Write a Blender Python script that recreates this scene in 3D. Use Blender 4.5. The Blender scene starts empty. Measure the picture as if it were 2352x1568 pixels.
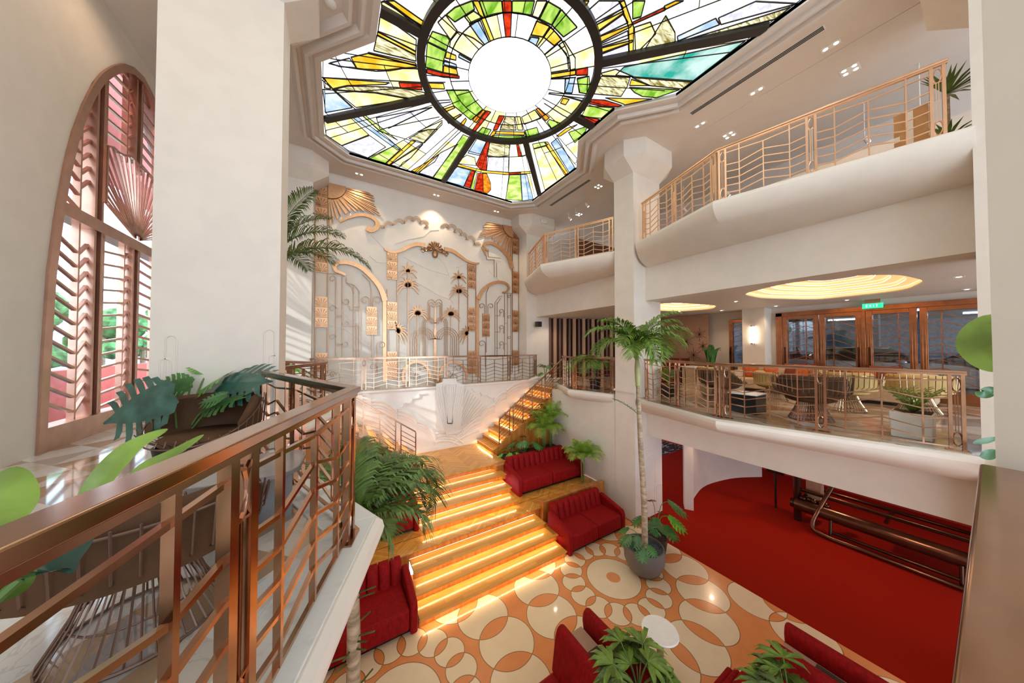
import bpy, bmesh, math, random
from mathutils import Vector, Matrix
sc = bpy.context.scene
col = sc.collection
PI = math.pi
R = math.radians
# ---------------------------------------------------------------- camera
CAMH, FPX, PITCH, AZ = 1.5, 675.0, R(1.1), R(31.3)
cam_d = bpy.data.cameras.new('camera'); cam = bpy.data.objects.new('camera', cam_d); col.objects.link(cam)
cam.location = (0, 0, CAMH); cam.rotation_euler = (PI/2 + PITCH, 0, -AZ)
cam_d.sensor_width = 36.0; cam_d.lens = FPX/2352*36; cam_d.clip_start = 0.02; cam_d.clip_end = 200
sc.camera = cam
# ---------------------------------------------------------------- view and world
sc.view_settings.view_transform = 'Standard'; sc.view_settings.look = 'None'
sc.view_settings.gamma = 1.0; sc.view_settings.use_curve_mapping = False
sc.view_settings.exposure = 0.26
sc.cycles.max_bounces = 8; sc.cycles.diffuse_bounces = 5; sc.cycles.glossy_bounces = 4
sc.cycles.transmission_bounces = 6; sc.cycles.transparent_max_bounces = 8
sc.cycles.sample_clamp_indirect = 6.0; sc.cycles.caustics_reflective = False; sc.cycles.caustics_refractive = False
w = bpy.data.worlds.new('world'); sc.world = w; w.use_nodes = True
w.node_tree.nodes['Background'].inputs[0].default_value = (0.70, 0.84, 1.0, 1)
w.node_tree.nodes['Background'].inputs[1].default_value = 4.6
def area(name, loc, rot, sx, sy, power, color=(1, .86, .68)):
    l = bpy.data.lights.new(name, 'AREA'); l.shape = 'RECTANGLE'; l.size = sx; l.size_y = sy
    l.energy = power; l.color = color
    o = bpy.data.objects.new(name, l); col.objects.link(o); o.location = loc; o.rotation_euler = rot
    return o
def spot(name, loc, power, color=(1, .82, .62), ang=110, rot=(0, 0, 0), rad=.04):
    l = bpy.data.lights.new(name, 'SPOT'); l.energy = power; l.color = color
    l.spot_size = R(ang); l.spot_blend = .7; l.shadow_soft_size = rad
    o = bpy.data.objects.new(name, l); col.objects.link(o); o.location = loc; o.rotation_euler = rot
    return o
# late sun slanting in through the arched shutter window
_s = bpy.data.lights.new('sun', 'SUN'); _s.energy = 3.5; _s.angle = R(1.5); _s.color = (1, .97, .93)
_so = bpy.data.objects.new('sun', _s); col.objects.link(_so); _so.rotation_euler = Vector((.80, .42, -.42)).to_track_quat('-Z', 'Y').to_euler()

# ---------------------------------------------------------------- pixel rays (2352x1568) -> points of the place
_fw = Vector((math.sin(AZ)*math.cos(PITCH), math.cos(AZ)*math.cos(PITCH), math.sin(PITCH)))
_rt = Vector((math.cos(AZ), -math.sin(AZ), 0)); _up = _rt.cross(_fw)
_C = Vector((0, 0, CAMH))
def ray(x, y): return _fw + _rt*((x-1176)/FPX) + _up*((784-y)/FPX)
def on_z(x, y, v): r = ray(x, y); return _C + r*((v-CAMH)/r.z)
def on_y(x, y, v): r = ray(x, y); return _C + r*(v/r.y)
def on_x(x, y, v): r = ray(x, y); return _C + r*(v/r.x)
# ---------------------------------------------------------------- materials
MATS = {}
def srgb(r, g, b):
    f = lambda c: (c/255/12.92) if c/255 <= .04045 else ((c/255+.055)/1.055)**2.4
    return (f(r), f(g), f(b))
def mat(name, c, rough=.5, metal=0.0, var=.0, scale=8, bump=0.0, bscale=60, c2=None, emit=0, coat=0, spec=None, sheen=0, trans=0, stretch=None, alpha=None):
    m = bpy.data.materials.new(name); m.use_nodes = True; nt = m.node_tree; b = nt.nodes['Principled BSDF']
    b.inputs['Base Color'].default_value = (*c, 1); b.inputs['Roughness'].default_value = rough
    b.inputs['Metallic'].default_value = metal
    if coat: b.inputs['Coat Weight'].default_value = coat; b.inputs['Coat Roughness'].default_value = .08
    if sheen: b.inputs['Sheen Weight'].default_value = sheen; b.inputs['Sheen Roughness'].default_value = .35; b.inputs['Sheen Tint'].default_value = (1, .3, .25, 1)
    if trans: b.inputs['Transmission Weight'].default_value = trans
    if spec is not None: b.inputs['Specular IOR Level'].default_value = spec
    tc = nt.nodes.new('ShaderNodeTexCoord'); mp = nt.nodes.new('ShaderNodeMapping')
    nt.links.new(tc.outputs['Object'], mp.inputs[0])
    if stretch: mp.inputs['Scale'].default_value = stretch
    n = nt.nodes.new('ShaderNodeTexNoise'); n.inputs['Scale'].default_value = scale; n.inputs['Detail'].default_value = 4
    nt.links.new(mp.outputs[0], n.inputs['Vector'])
    mx = nt.nodes.new('ShaderNodeMix'); mx.data_type = 'RGBA'
    d = c2 if c2 else tuple(x*(1-var) for x in c); e = c if c2 else tuple(min(1, x*(1+var)) for x in c)
    mx.inputs[6].default_value = (*d, 1); mx.inputs[7].default_value = (*e, 1)
    rp = nt.nodes.new('ShaderNodeValToRGB'); rp.color_ramp.elements[0].position = .35; rp.color_ramp.elements[1].position = .65
    nt.links.new(n.outputs[0], rp.inputs[0]); nt.links.new(rp.outputs[0], mx.inputs[0])
    nt.links.new(mx.outputs[2], b.inputs['Base Color'])
    if emit:
        nt.links.new(mx.outputs[2], b.inputs['Emission Color']); b.inputs['Emission Strength'].default_value = emit
    if bump:
        n2 = nt.nodes.new('ShaderNodeTexNoise'); n2.inputs['Scale'].default_value = bscale; n2.inputs['Detail'].default_value = 3
        nt.links.new(mp.outputs[0], n2.inputs['Vector'])
        bp = nt.nodes.new('ShaderNodeBump'); bp.inputs['Strength'].default_value = bump; bp.inputs['Distance'].default_value = .01
        nt.links.new(n2.outputs[0], bp.inputs['Height']); nt.links.new(bp.outputs[0], b.inputs['Normal'])
    MATS[name] = m
    return m
plaster = mat('cream_plaster', (.80, .73, .645), .65, var=.025, scale=3, bump=.05, bscale=90)
relief_m = mat('white_relief_plaster', (.84, .80, .74), .5, var=.015, scale=4)
ceil_m = mat('ceiling_paint', (.74, .665, .60), .6, var=.02, scale=2)
bronze = mat('rose_bronze_metal', (.46, .27, .175), .17, 1.0, var=.10, scale=5, stretch=(1, 1, 1))
bronze_l = mat('brushed_copper_panel', (.74, .42, .23), .38, .85, var=.06, scale=9)
bronze_w = mat('window_bronze', (.56, .33, .24), .30, .9, var=.08, scale=5)
gilt = mat('pale_copper_rail', (.80, .50, .31), .3, .9, var=.05, scale=5)
darkbr = mat('dark_bronze_machine', (.085, .038, .022), .22, .8, var=.2, scale=4)
machbr = mat('brown_machine_tube', (.16, .075, .045), .25, .85, var=.2, scale=4)
velvet = mat('red_velvet', (.27, .002, .003), .7, var=.22, scale=30, sheen=.04, spec=.2, bump=.15, bscale=50, stretch=(1, 1, .35))
velvet_d = mat('red_piping', (.42, .02, .02), .6, var=.1, sheen=.3)  # plain piping red with faint random variation
carpet = mat('red_carpet', (.30, .010, .002), .95, spec=.1, var=.22, scale=220, bump=.3, bscale=260)
redwall = mat('red_carpet_wall', (.42, .02, .006), .9, var=.1, scale=60)
green1 = mat('palm_green', (.14, .25, .03), .42, var=.35, scale=6)
green2 = mat('dark_palm_green', (.09, .155, .03), .40, var=.4, scale=6)
green3 = mat('lime_palm_green', (.27, .42, .05), .45, var=.3, scale=6)
mons = mat('monstera_green', (.05, .165, .04), .30, var=.35, scale=5)
mons_b = mat('bluish_monstera_green', (.05, .13, .10), .22, var=.3, scale=5)
mons_l = mat('bright_monstera_green', (.12, .36, .03), .35, var=.3, scale=5)
leaf_y = mat('fresh_leaf_green', (.20, .32, .05), .35, var=.3, scale=5)
leaf_d = mat('deep_glossy_leaf', (.015, .07, .045), .15, var=.3, scale=5)
stem_m = mat('green_stem', (.13, .25, .06), .5, var=.2)
trunk_m = mat('palm_trunk_bark', (.40, .31, .20), .8, var=.35, scale=7, bump=.6, bscale=25, stretch=(1, 1, 3))
trunk_g = mat('green_palm_shaft', (.42, .44, .20), .5, var=.2, scale=5)
potgrey = mat('speckled_grey_stone', (.16, .145, .14), .45, var=.35, scale=160)
potblack = mat('black_pot', (.012, .012, .014), .35, var=.2)
potwhite = mat('white_planter', (.78, .74, .68), .4, var=.03)
pebble = mat('blue_grey_gravel', (.16, .17, .21), .45, c2=(.03, .03, .05), scale=45, bump=1.0, bscale=40)
soil = mat('soil', (.05, .03, .02), .9, var=.3)
white_top = mat('white_stone_top', (.92, .92, .90), .25, var=.02, scale=14)
brownfab = mat('brown_suede', (.11, .055, .028), .8, var=.18, scale=5, spec=.2)
yellowfab = mat('mustard_fabric', (.62, .42, .15), .7, var=.08, scale=9)
beigefab = mat('beige_fabric', (.60, .46, .30), .8, var=.06, scale=9)
orangefab = mat('rust_velvet', (.52, .10, .012), .6, var=.2, scale=9, sheen=.3)
mauvefab = mat('taupe_leather', (.42, .25, .17), .5, var=.05)
greytop = mat('grey_lacquer', (.30, .28, .28), .15, var=.05)
blackm = mat('black_lacquer', (.01, .011, .014), .25, var=.2)
nickel = mat('polished_wire', (.46, .33, .21), .25, .9, var=.05)
ventm = mat('dark_vent_slot', (.03, .03, .03), .5)
whitem = mat('white_plastic', (.85, .84, .80), .4)
cardb = mat('cardboard', (.55, .30, .13), .8, var=.08)
tape = mat('white_tape', (.85, .80, .72), .4)
panel_d = mat('dark_walnut_slats', (.14, .055, .032), .4, var=.2, scale=5, stretch=(1, 1, .1))
panel_l = mat('tan_slats', (.50, .30, .18), .45, var=.08, stretch=(1, 1, .1))
rosepan = mat('rose_gold_panel', (.50, .29, .19), .32, .5, var=.05, scale=3)
hammer = mat('hammered_red_metal', (.34, .05, .035), .22, .8, c2=(.06, .008, .01), scale=20, bump=1.0, bscale=24)
stain = bpy.data.materials
lampm = mat('lamp_glow', (1, .93, .82), .5, emit=14)
coffm = mat('warm_cove_light', (1, .66, .30), .5, emit=.6)
scon = mat('sconce_glow', (1, .90, .74), .5, emit=7)
exitm = mat('green_exit_light', (.03, .62, .33), .5, emit=1.0)
exitw = mat('pale_exit_lettering', (.75, 1, .88), .5, emit=1.5)
carw = mat('silver_car_paint', (.55, .57, .62), .2, .5, coat=.6)
card = mat('black_car_paint', (.02, .02, .03), .15, .4, coat=.6)
carglass = mat('car_glass', (.01, .015, .02), .05)
rubber = mat('rubber', (.012, .012, .012), .7)
concrete = mat('garage_concrete', (.13, .14, .17), .7, var=.2, scale=1)
garage_light = mat('garage_tube_light', (.85, .92, 1), .5, emit=6)
leadm = mat('dark_leading', (.018, .015, .013), .5)
tealroof = mat('outdoor_teal', (.10, .45, .38), .6, var=.3)
outred = mat('outdoor_red_wall', (.62, .06, .03), .6, var=.1)
outpink = mat('outdoor_pink_awning', (.62, .17, .14), .7, var=.06)
outwhite = mat('outdoor_white_wall', (.85, .88, .90), .7, var=.05)
outtree = mat('outdoor_foliage', (.10, .30, .10), .8, var=.6, scale=4)
glassm = bpy.data.materials.new('clear_glass'); glassm.use_nodes = True
_nt = glassm.node_tree; _nt.nodes.remove(_nt.nodes['Principled BSDF'])
_t = _nt.nodes.new('ShaderNodeBsdfTransparent'); _g = _nt.nodes.new('ShaderNodeBsdfGlossy'); _g.inputs['Roughness'].default_value = .03
_mx = _nt.nodes.new('ShaderNodeMixShader'); _mx.inputs[0].default_value = .10
_t.inputs[0].default_value = (.93, .96, .98, 1)
_nt.links.new(_t.outputs[0], _mx.inputs[1]); _nt.links.new(_g.outputs[0], _mx.inputs[2]); _nt.links.new(_mx.outputs[0], _nt.nodes['Material Output'].inputs[0])

def math_n(nt, op, a, b=None, c=None):
    n = nt.nodes.new('ShaderNodeMath'); n.operation = op
    for i, v in enumerate((a, b, c)):
        if v is None: continue
        if isinstance(v, (int, float)): n.inputs[i].default_value = v
        else: nt.links.new(v, n.inputs[i])
    return n.outputs[0]
def mixc(nt, f, a, b):
    n = nt.nodes.new('ShaderNodeMix'); n.data_type = 'RGBA'
    for i, v in ((0, f), (6, a), (7, b)):
        if isinstance(v, tuple): n.inputs[i].default_value = (*v, 1)
        elif isinstance(v, (int, float)): n.inputs[i].default_value = v
        else: nt.links.new(v, n.inputs[i])
    return n.outputs[2]
def base_nodes(name, rough, coat=0):
    m = bpy.data.materials.new(name); m.use_nodes = True; nt = m.node_tree; b = nt.nodes['Principled BSDF']
    b.inputs['Roughness'].default_value = rough
    if coat: b.inputs['Coat Weight'].default_value = coat; b.inputs['Coat Roughness'].default_value = .05
    tc = nt.nodes.new('ShaderNodeTexCoord'); sp = nt.nodes.new('ShaderNodeSeparateXYZ'); nt.links.new(tc.outputs['Object'], sp.inputs[0])
    return m, nt, b, tc, sp
def noise(nt, tc, s, det=3, vec=None):
    n = nt.nodes.new('ShaderNodeTexNoise'); n.inputs['Scale'].default_value = s; n.inputs['Detail'].default_value = det
    nt.links.new(vec if vec else tc.outputs['Object'], n.inputs['Vector']); return n.outputs[0]

# terracotta and cream circle tiles
def tile_material():
    m, nt, b, tc, sp = base_nodes('circle_inlay_tiles', .22, .3)
    M = lambda op, *a: math_n(nt, op, *a)
    x, y = sp.outputs[0], sp.outputs[1]
    P = 2.265
    u = M('PINGPONG', M('SUBTRACT', x, .88), P); v = M('PINGPONG', y, P)
    v = M('PINGPONG', M('SUBTRACT', y, 4.53-4*P), P)
    r = M('SQRT', M('ADD', M('MULTIPLY', u, u), M('MULTIPLY', v, v)))
    th = M('ARCTAN2', v, u); ph = M('PINGPONG', th, R(11.25))
    cx = M('MULTIPLY', r, M('COSINE', ph)); cy = M('MULTIPLY', r, M('SINE', ph))
    ins, outl = [], []
    def circ(d, rad, line=True):
        ins.append(M('LESS_THAN', d, rad))
        if line: outl.append(M('COMPARE', d, rad, .007))
    def dist(ax, ay):
        a = M('SUBTRACT', cx, ax); c = M('SUBTRACT', cy, ay)
        return M('SQRT', M('ADD', M('MULTIPLY', a, a), M('MULTIPLY', c, c)))
    circ(r, .58); circ(r, .15, False)
    for RR, rr in ((.925, .25), (1.765, .48)):
        circ(dist(RR, 0), rr); circ(dist(RR*math.cos(R(22.5)), RR*math.sin(R(22.5))), rr)
    for ax, ay, rr in ((7.41, 2.62, .47), (7.24, 1.86, .47), (7.75, 2.24, .36)):
        a = M('SUBTRACT', x, ax); c = M('SUBTRACT', y, ay)
        circ(M('SQRT', M('ADD', M('MULTIPLY', a, a), M('MULTIPLY', c, c))), rr)
    s = ins[0]
    for k in ins[1:]: s = M('ADD', s, k)
    par = M('MODULO', s, 2.0)
    o = outl[0]
    for k in outl[1:]: o = M('MAXIMUM', o, k)
    n = noise(nt, tc, 5)
    cream = mixc(nt, n, (.80, .64, .42), (.88, .74, .52)); ora = mixc(nt, n, (.70, .24, .07), (.80, .32, .11))
    c = mixc(nt, par, ora, cream); c = mixc(nt, o, c, (.30, .16, .06))
    nt.links.new(c, b.inputs['Base Color'])
    return m
tiles = tile_material()

def wood_material(name, c1, c2, ax, ay, width, length):
    m, nt, b, tc, sp = base_nodes(name, .22, .35)
    M = lambda op, *a: math_n(nt, op, *a)
    a = M('DIVIDE', sp.outputs[ax], width); row = M('FLOOR', a)
    l = M('ADD', M('DIVIDE', sp.outputs[ay], length), M('MULTIPLY', row, .37)); k = M('FLOOR', l)
    wn = nt.nodes.new('ShaderNodeTexWhiteNoise'); wn.noise_dimensions = '2D'
    cb = nt.nodes.new('ShaderNodeCombineXYZ'); nt.links.new(row, cb.inputs[0]); nt.links.new(k, cb.inputs[1]); nt.links.new(cb.outputs[0], wn.inputs['Vector'])
    mp = nt.nodes.new('ShaderNodeMapping'); nt.links.new(tc.outputs['Object'], mp.inputs[0])
    s = [18, 18, 18]; s[ay] = 1.6; mp.inputs['Scale'].default_value = s
    g = noise(nt, tc, 2.0, 4, mp.outputs[0])
    f = M('ADD', M('MULTIPLY', wn.outputs[0], .5), M('MULTIPLY', g, .6))
    c = mixc(nt, f, c1, c2)
    gap = M('LESS_THAN', M('FRACT', a), .02)
    c = mixc(nt, gap, c, tuple(q*.4 for q in c1))
    nt.links.new(c, b.inputs['Base Color'])
    return m
W1, W2 = (.52, .21, .03), (.84, .44, .09)
wood_x = wood_material('oak_planks', W1, W2, 1, 0, .09, .9)       # boards running along X
wood_z = wood_material('oak_risers', (.36, .10, .015), (.62, .24, .04), 0, 2, .055, 1.2)
def chevron_wood():
    m, nt, b, tc, sp = base_nodes('oak_chevron_floor', .22, .35)
    M = lambda op, *a: math_n(nt, op, *a)
    fx = M('PINGPONG', M('ADD', sp.outputs[0], 20), .42)
    d = M('DIVIDE', M('ADD', sp.outputs[1], M('MULTIPLY', fx, .9)), .09); row = M('FLOOR', d)
    cb = nt.nodes.new('ShaderNodeCombineXYZ'); nt.links.new(row, cb.inputs[0]); nt.links.new(M('FLOOR', M('DIVIDE', M('ADD', sp.outputs[0], 20), .42)), cb.inputs[1])
    wn = nt.nodes.new('ShaderNodeTexWhiteNoise'); wn.noise_dimensions = '2D'; nt.links.new(cb.outputs[0], wn.inputs['Vector'])
    g = noise(nt, tc, 14, 4)
    c = mixc(nt, M('ADD', M('MULTIPLY', wn.outputs[0], .6), M('MULTIPLY', g, .4)), W1, W2)
    c = mixc(nt, M('LESS_THAN', M('FRACT', d), .04), c, (.2, .06, .01))
    nt.links.new(c, b.inputs['Base Color'])
    return m
wood_c = chevron_wood()
def marble_material(name, cols, S, gloss=.08):
    m, nt, b, tc, sp = base_nodes(name, gloss, .3)
    M = lambda op, *a: math_n(nt, op, *a)
    u = M('DIVIDE', M('ADD', M('ADD', sp.outputs[0], sp.outputs[1]), 40), S); v = M('DIVIDE', M('ADD', M('SUBTRACT', sp.outputs[0], sp.outputs[1]), 40), S*.8)
    fu, fv = M('FLOOR', u), M('FLOOR', v)
    tri = M('GREATER_THAN', M('ADD', M('FRACT', u), M('FRACT', v)), 1.0)
    cb = nt.nodes.new('ShaderNodeCombineXYZ'); nt.links.new(fu, cb.inputs[0]); nt.links.new(fv, cb.inputs[1]); nt.links.new(tri, cb.inputs[2])
    wn = nt.nodes.new('ShaderNodeTexWhiteNoise'); wn.noise_dimensions = '3D'; nt.links.new(cb.outputs[0], wn.inputs['Vector'])
    rp = nt.nodes.new('ShaderNodeValToRGB'); rp.color_ramp.interpolation = 'CONSTANT'
    nt.links.new(wn.outputs[0], rp.inputs[0])
    els = rp.color_ramp.elements
    els[0].position = 0; els[0].color = (*cols[0], 1); els[1].position = 1/len(cols); els[1].color = (*cols[1], 1)
    for i in range(2, len(cols)):
        e = els.new(i/len(cols)); e.color = (*cols[i], 1)
    n = nt.nodes.new('ShaderNodeTexNoise'); n.inputs['Scale'].default_value = 2.2; n.inputs['Detail'].default_value = 8; n.inputs['Distortion'].default_value = 1.5
    nt.links.new(tc.outputs['Object'], n.inputs['Vector'])
    vein = M('COMPARE', n.outputs[0], .5, .012)
    c = mixc(nt, M('MULTIPLY', vein, .25), rp.outputs[0], (.35, .33, .32))
    nt.links.new(c, b.inputs['Base Color'])
    return m
marble = marble_material('mezzanine_marble', [(.80, .79, .77), (.72, .66, .58), (.46, .30, .18), (.82, .80, .76), (.62, .46, .30), (.50, .47, .45)], .8)
marble_l = marble_material('lounge_marble', [(.66, .60, .52), (.50, .38, .26), (.30, .18, .10), (.62, .55, .46), (.44, .30, .17), (.36, .30, .26)], 1.1, .14)
kerb_m = mat('white_veined_marble', (.80, .79, .76), .18, c2=(.55, .55, .55), scale=3.2, stretch=(1, 1.7, 1))
kerb_m.node_tree.nodes['Color Ramp'].color_ramp.elements[0].position = .30; kerb_m.node_tree.nodes['Color Ramp'].color_ramp.elements[1].position = .46
blackwhite = mat('black_white_marbled_carpet', (.5, .48, .45), .8, c2=(.02, .015, .015), scale=4, stretch=(1, 3, 3))
blackwhite.node_tree.nodes['Color Ramp'].color_ramp.elements[0].position = .56; blackwhite.node_tree.nodes['Color Ramp'].color_ramp.elements[1].position = .6

# ---------------------------------------------------------------- mesh builder
class MB:
    def __init__(self): self.v = []; self.f = []; self.m = []; self.mi = 0
    def add(self, vs, fs):
        o = len(self.v); self.v += [tuple(p) for p in vs]
        for f in fs: self.f.append(tuple(i+o for i in f)); self.m.append(self.mi)
        return self
    def box(self, c, s, rz=0, rx=0, ry=0):
        M = Matrix.Rotation(rz, 3, 'Z') @ Matrix.Rotation(ry, 3, 'Y') @ Matrix.Rotation(rx, 3, 'X'); c = Vector(c)
        vs = [c + M @ Vector((sx*s[0]/2, sy*s[1]/2, sz*s[2]/2)) for sx in (-1, 1) for sy in (-1, 1) for sz in (-1, 1)]
        return self.add(vs, [(0, 1, 3, 2), (4, 6, 7, 5), (0, 4, 5, 1), (2, 3, 7, 6), (0, 2, 6, 4), (1, 5, 7, 3)])
    def bx(self, x0, x1, y0, y1, z0, z1): return self.box(((x0+x1)/2, (y0+y1)/2, (z0+z1)/2), (abs(x1-x0), abs(y1-y0), abs(z1-z0)))
    def bar(self, p, q, w=.02, h=.02, upv=(0, 0, 1)):
        p, q = Vector(p), Vector(q); d = q-p
        if d.length < 1e-6: return self
        d.normalize(); u = Vector(upv); s = d.cross(u)
        if s.length < 1e-3: s = d.cross(Vector((1, 0, 0)))
        s.normalize(); u = s.cross(d)
        vs = [a + s*(i*w/2) + u*(j*h/2) for a in (p, q) for i, j in ((-1, -1), (1, -1), (1, 1), (-1, 1))]
        return self.add(vs, [(3, 2, 1, 0), (4, 5, 6, 7), (0, 1, 5, 4), (1, 2, 6, 5), (2, 3, 7, 6), (3, 0, 4, 7)])
    def tube(self, pts, r, n=8, cap=True, closed=False):
        pts = [Vector(p) for p in pts]; N = len(pts); rs = r if isinstance(r, (list, tuple)) else [r]*N
        o = len(self.v); prev = None
        for i, p in enumerate(pts):
            if closed: t = pts[(i+1) % N]-pts[i-1]
            else: t = pts[min(i+1, N-1)]-pts[max(i-1, 0)]
            t.normalize()
            if prev is None:
                a = t.cross(Vector((0, 0, 1)))
                if a.length < .05: a = t.cross(Vector((0, 1, 0)))
            else: a = prev - t*prev.dot(t)
            a.normalize(); prev = a; b = t.cross(a)
            for k in range(n):
                g = 2*PI*k/n; self.v.append(tuple(p + (a*math.cos(g)+b*math.sin(g))*rs[i]))
        for i in range(N if closed else N-1):
            j = (i+1) % N
            for k in range(n):
                l = (k+1) % n; self.f.append((o+i*n+k, o+i*n+l, o+j*n+l, o+j*n+k)); self.m.append(self.mi)
        if cap and not closed:
            self.f.append(tuple(o+k for k in range(n))[::-1]); self.m.append(self.mi)
            self.f.append(tuple(o+(N-1)*n+k for k in range(n))); self.m.append(self.mi)
        return self
    def lathe(self, prof, c=(0, 0, 0), n=24, cap=True):
        o = len(self.v)
        for r, z in prof:
            for k in range(n): g = 2*PI*k/n; self.v.append((c[0]+r*math.cos(g), c[1]+r*math.sin(g), c[2]+z))
        for i in range(len(prof)-1):
            for k in range(n):
                l = (k+1) % n; self.f.append((o+i*n+k, o+i*n+l, o+(i+1)*n+l, o+(i+1)*n+k)); self.m.append(self.mi)
        if cap:
            self.f.append(tuple(o+k for k in range(n))[::-1]); self.m.append(self.mi)
            self.f.append(tuple(o+(len(prof)-1)*n+k for k in range(n))); self.m.append(self.mi)
        return self
    def prism(self, poly, T, d0, d1):
        """poly of 2D points, T(a, b, d) -> 3D point; extruded from d0 to d1"""
        n = len(poly); vs = [T(a, b, d0) for a, b in poly] + [T(a, b, d1) for a, b in poly]
        fs = [tuple(range(n))[::-1], tuple(range(n, 2*n))] + [(i, (i+1) % n, n+(i+1) % n, n+i) for i in range(n)]
        return self.add(vs, fs)
    def plate(self, poly, z0, z1): return self.prism(poly, lambda a, b, d: (a, b, d), z0, z1)
    def ellipsoid(self, c, r, n=12, m=8, M=None):
        o = len(self.v); c = Vector(c)
        for i in range(m+1):
            t = PI*i/m
            for k in range(n):
                g = 2*PI*k/n; p = Vector((r[0]*math.sin(t)*math.cos(g), r[1]*math.sin(t)*math.sin(g), r[2]*math.cos(t)))
                if M: p = M @ p
                self.v.append(tuple(c+p))
        for i in range(m):
            for k in range(n):
                l = (k+1) % n; self.f.append((o+i*n+k, o+(i+1)*n+k, o+(i+1)*n+l, o+i*n+l)); self.m.append(self.mi)
        return self
    def clampx(self, xm):
        self.v = [(min(a, xm-.0005*(i % 7)), b, c) for i, (a, b, c) in enumerate(self.v)]; return self
    def build(self, name, mats, parent=None, smooth=False, bevel=0, off=None, loc=None, label=None, seg=2, ang=50):
        me = bpy.data.meshes.new(name)
        vs = self.v
        if off is not None: vs = [(a-off[0], b-off[1], c-off[2]) for a, b, c in vs]
        me.from_pydata(vs, [], self.f)
        if not isinstance(mats, (list, tuple)): mats = [mats]
        for m in mats: me.materials.append(m)
        if len(mats) > 1: me.polygons.foreach_set('material_index', self.m)
        bm = bmesh.new(); bm.from_mesh(me); bmesh.ops.recalc_face_normals(bm, faces=bm.faces); bm.to_mesh(me); bm.free()
        if smooth:
            me.shade_smooth() if hasattr(me, 'shade_smooth') else None
            try: me.set_sharp_from_angle(angle=R(ang))
            except Exception: pass
        o = bpy.data.objects.new(name, me); col.objects.link(o)
        if parent is not None: o.parent = parent
        if loc is not None: o.location = loc
        if bevel:
            md = o.modifiers.new('bevel', 'BEVEL'); md.width = bevel; md.segments = seg; md.limit_method = 'ANGLE'; md.angle_limit = R(40)
            me.shade_smooth()
            try: me.set_sharp_from_angle(angle=R(50))
            except Exception: pass
        if label: o['label'] = label
        return o
def tag(o, label, cat, group=None):
    o['label'] = label; o['category'] = cat
    if group: o['group'] = group
    return o
def thing(name, label, cat, loc=(0, 0, 0), rz=0, group=None):
    o = bpy.data.objects.new(name, None); col.objects.link(o); o.empty_display_size = .1
    o.location = loc; o.rotation_euler = (0, 0, rz); return tag(o, label, cat, group)
def struct(o): o['kind'] = 'structure'; return o
def dup(root, loc, rz=None, label=None, group=None, scale=None):
    def cp(o, par):
        c = o.copy(); col.objects.link(c)
        if par is not None: c.parent = par
        for ch in list(o.children): cp(ch, c)
        return c
    r = cp(root, None); r.location = loc
    if rz is not None: r.rotation_euler = (0, 0, rz)
    if scale: r.scale = (scale,)*3
    if label: r['label'] = label
    if group: r['group'] = group
    return r
def arc(cx, cy, r, a0, a1, n=12): return [(cx+r*math.cos(R(a0+(a1-a0)*i/n)), cy+r*math.sin(R(a0+(a1-a0)*i/n))) for i in range(n+1)]
def smoothpts(pts, n=6):
    """Catmull-Rom through points"""
    P = [Vector(p) for p in pts]; out = []
    for i in range(len(P)-1):
        p0 = P[max(i-1, 0)]; p1 = P[i]; p2 = P[i+1]; p3 = P[min(i+2, len(P)-1)]
        for k in range(n):
            t = k/n; out.append(.5*((2*p1)+(p2-p0)*t+(2*p0-5*p1+4*p2-p3)*t*t+(-p0+3*p1-3*p2+p3)*t**3))
    out.append(P[-1]); return out
# ================================================================ the setting
G = -3.65; RIS = .1625; TOP = -2.35; LAND = -3.0; CEIL = 7.55; UP = 4.6
BX = 8.15                                       # face of the long beams on the right
def sbox(name, m, x0, x1, y0, y1, z0, z1, bevel=0): return struct(MB().bx(x0, x1, y0, y1, z0, z1).build(name, m, bevel=bevel))
sbox('floor', tiles, -1.5, 7.57, -12, 6.95, G-.2, G)
sbox('floor_carpet', carpet, 7.57, 17.5, -12, 8.3, G-.2, G)
sbox('floor_marbled', blackwhite, 7.57, 17.5, 8.3, 14, G-.2, G)
sbox('wall_lower_back', redwall, 15.6, 15.8, -3.5, 14, G, -1.2)
# mezzanine floors
def slab_path(near=True): pass
def slab(name, pts, inner_x, z0, z1, m=marble):
    poly = list(pts) + [(inner_x, pts[-1][1]), (inner_x, pts[0][1])]
    return struct(MB().plate(poly, z0, z1).build(name, m))
RN = [(7.62, 5.45), (6.85, 3.05), (7.60, .10)]                    # right balcony, near bay (outer edge)
RF = [(7.62, 6.33), (7.20, 7.95), (7.98, 9.44)]                   # right balcony, far bay
UN = [(7.62, 5.45), (6.85, 3.05), (7.60, .10)]
UF = [(7.70, 6.30), (6.60, 8.75), (7.45, 11.1)]
LN = [(-.69, 5.45), (.36, 2.86), (-.70, .05)]                     # left balcony
LF = [(-.69, 6.33), (.02, 8.15), (-.88, 9.44)]
def inset(p, d): return [(x+d, y) for x, y in p]
slab('floor_lounge', inset(RN, .05), 17.2, -.20, 0, marble_l)
slab('floor_lounge_far', inset(RF, .05), 17.2, -.20, 0, marble_l)
sbox('floor_lounge_link', marble_l, 7.66, 17.2, 5.45, 6.33, -.20, -.001)
sbox('floor_landing_right', marble, 8.02, 17.2, 9.44, 13.9, -.20, -.001)
sbox('floor_walkway', marble, -3.5, 8.02, 10.95, 11.9, -.20, -.001)
sbox('floor_landing_left', marble, -3.5, -.90, 9.44, 10.95, -.20, 0)
sbox('floor_near_walkway', marble, -3.5, 8.5, -12, -.12, -.20, 0)
slab('floor_balcony', inset(LN, -.16), -3.5, -.20, 0)
slab('floor_balcony_far', inset(LF, -.05), -3.5, -.20, 0)
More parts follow.
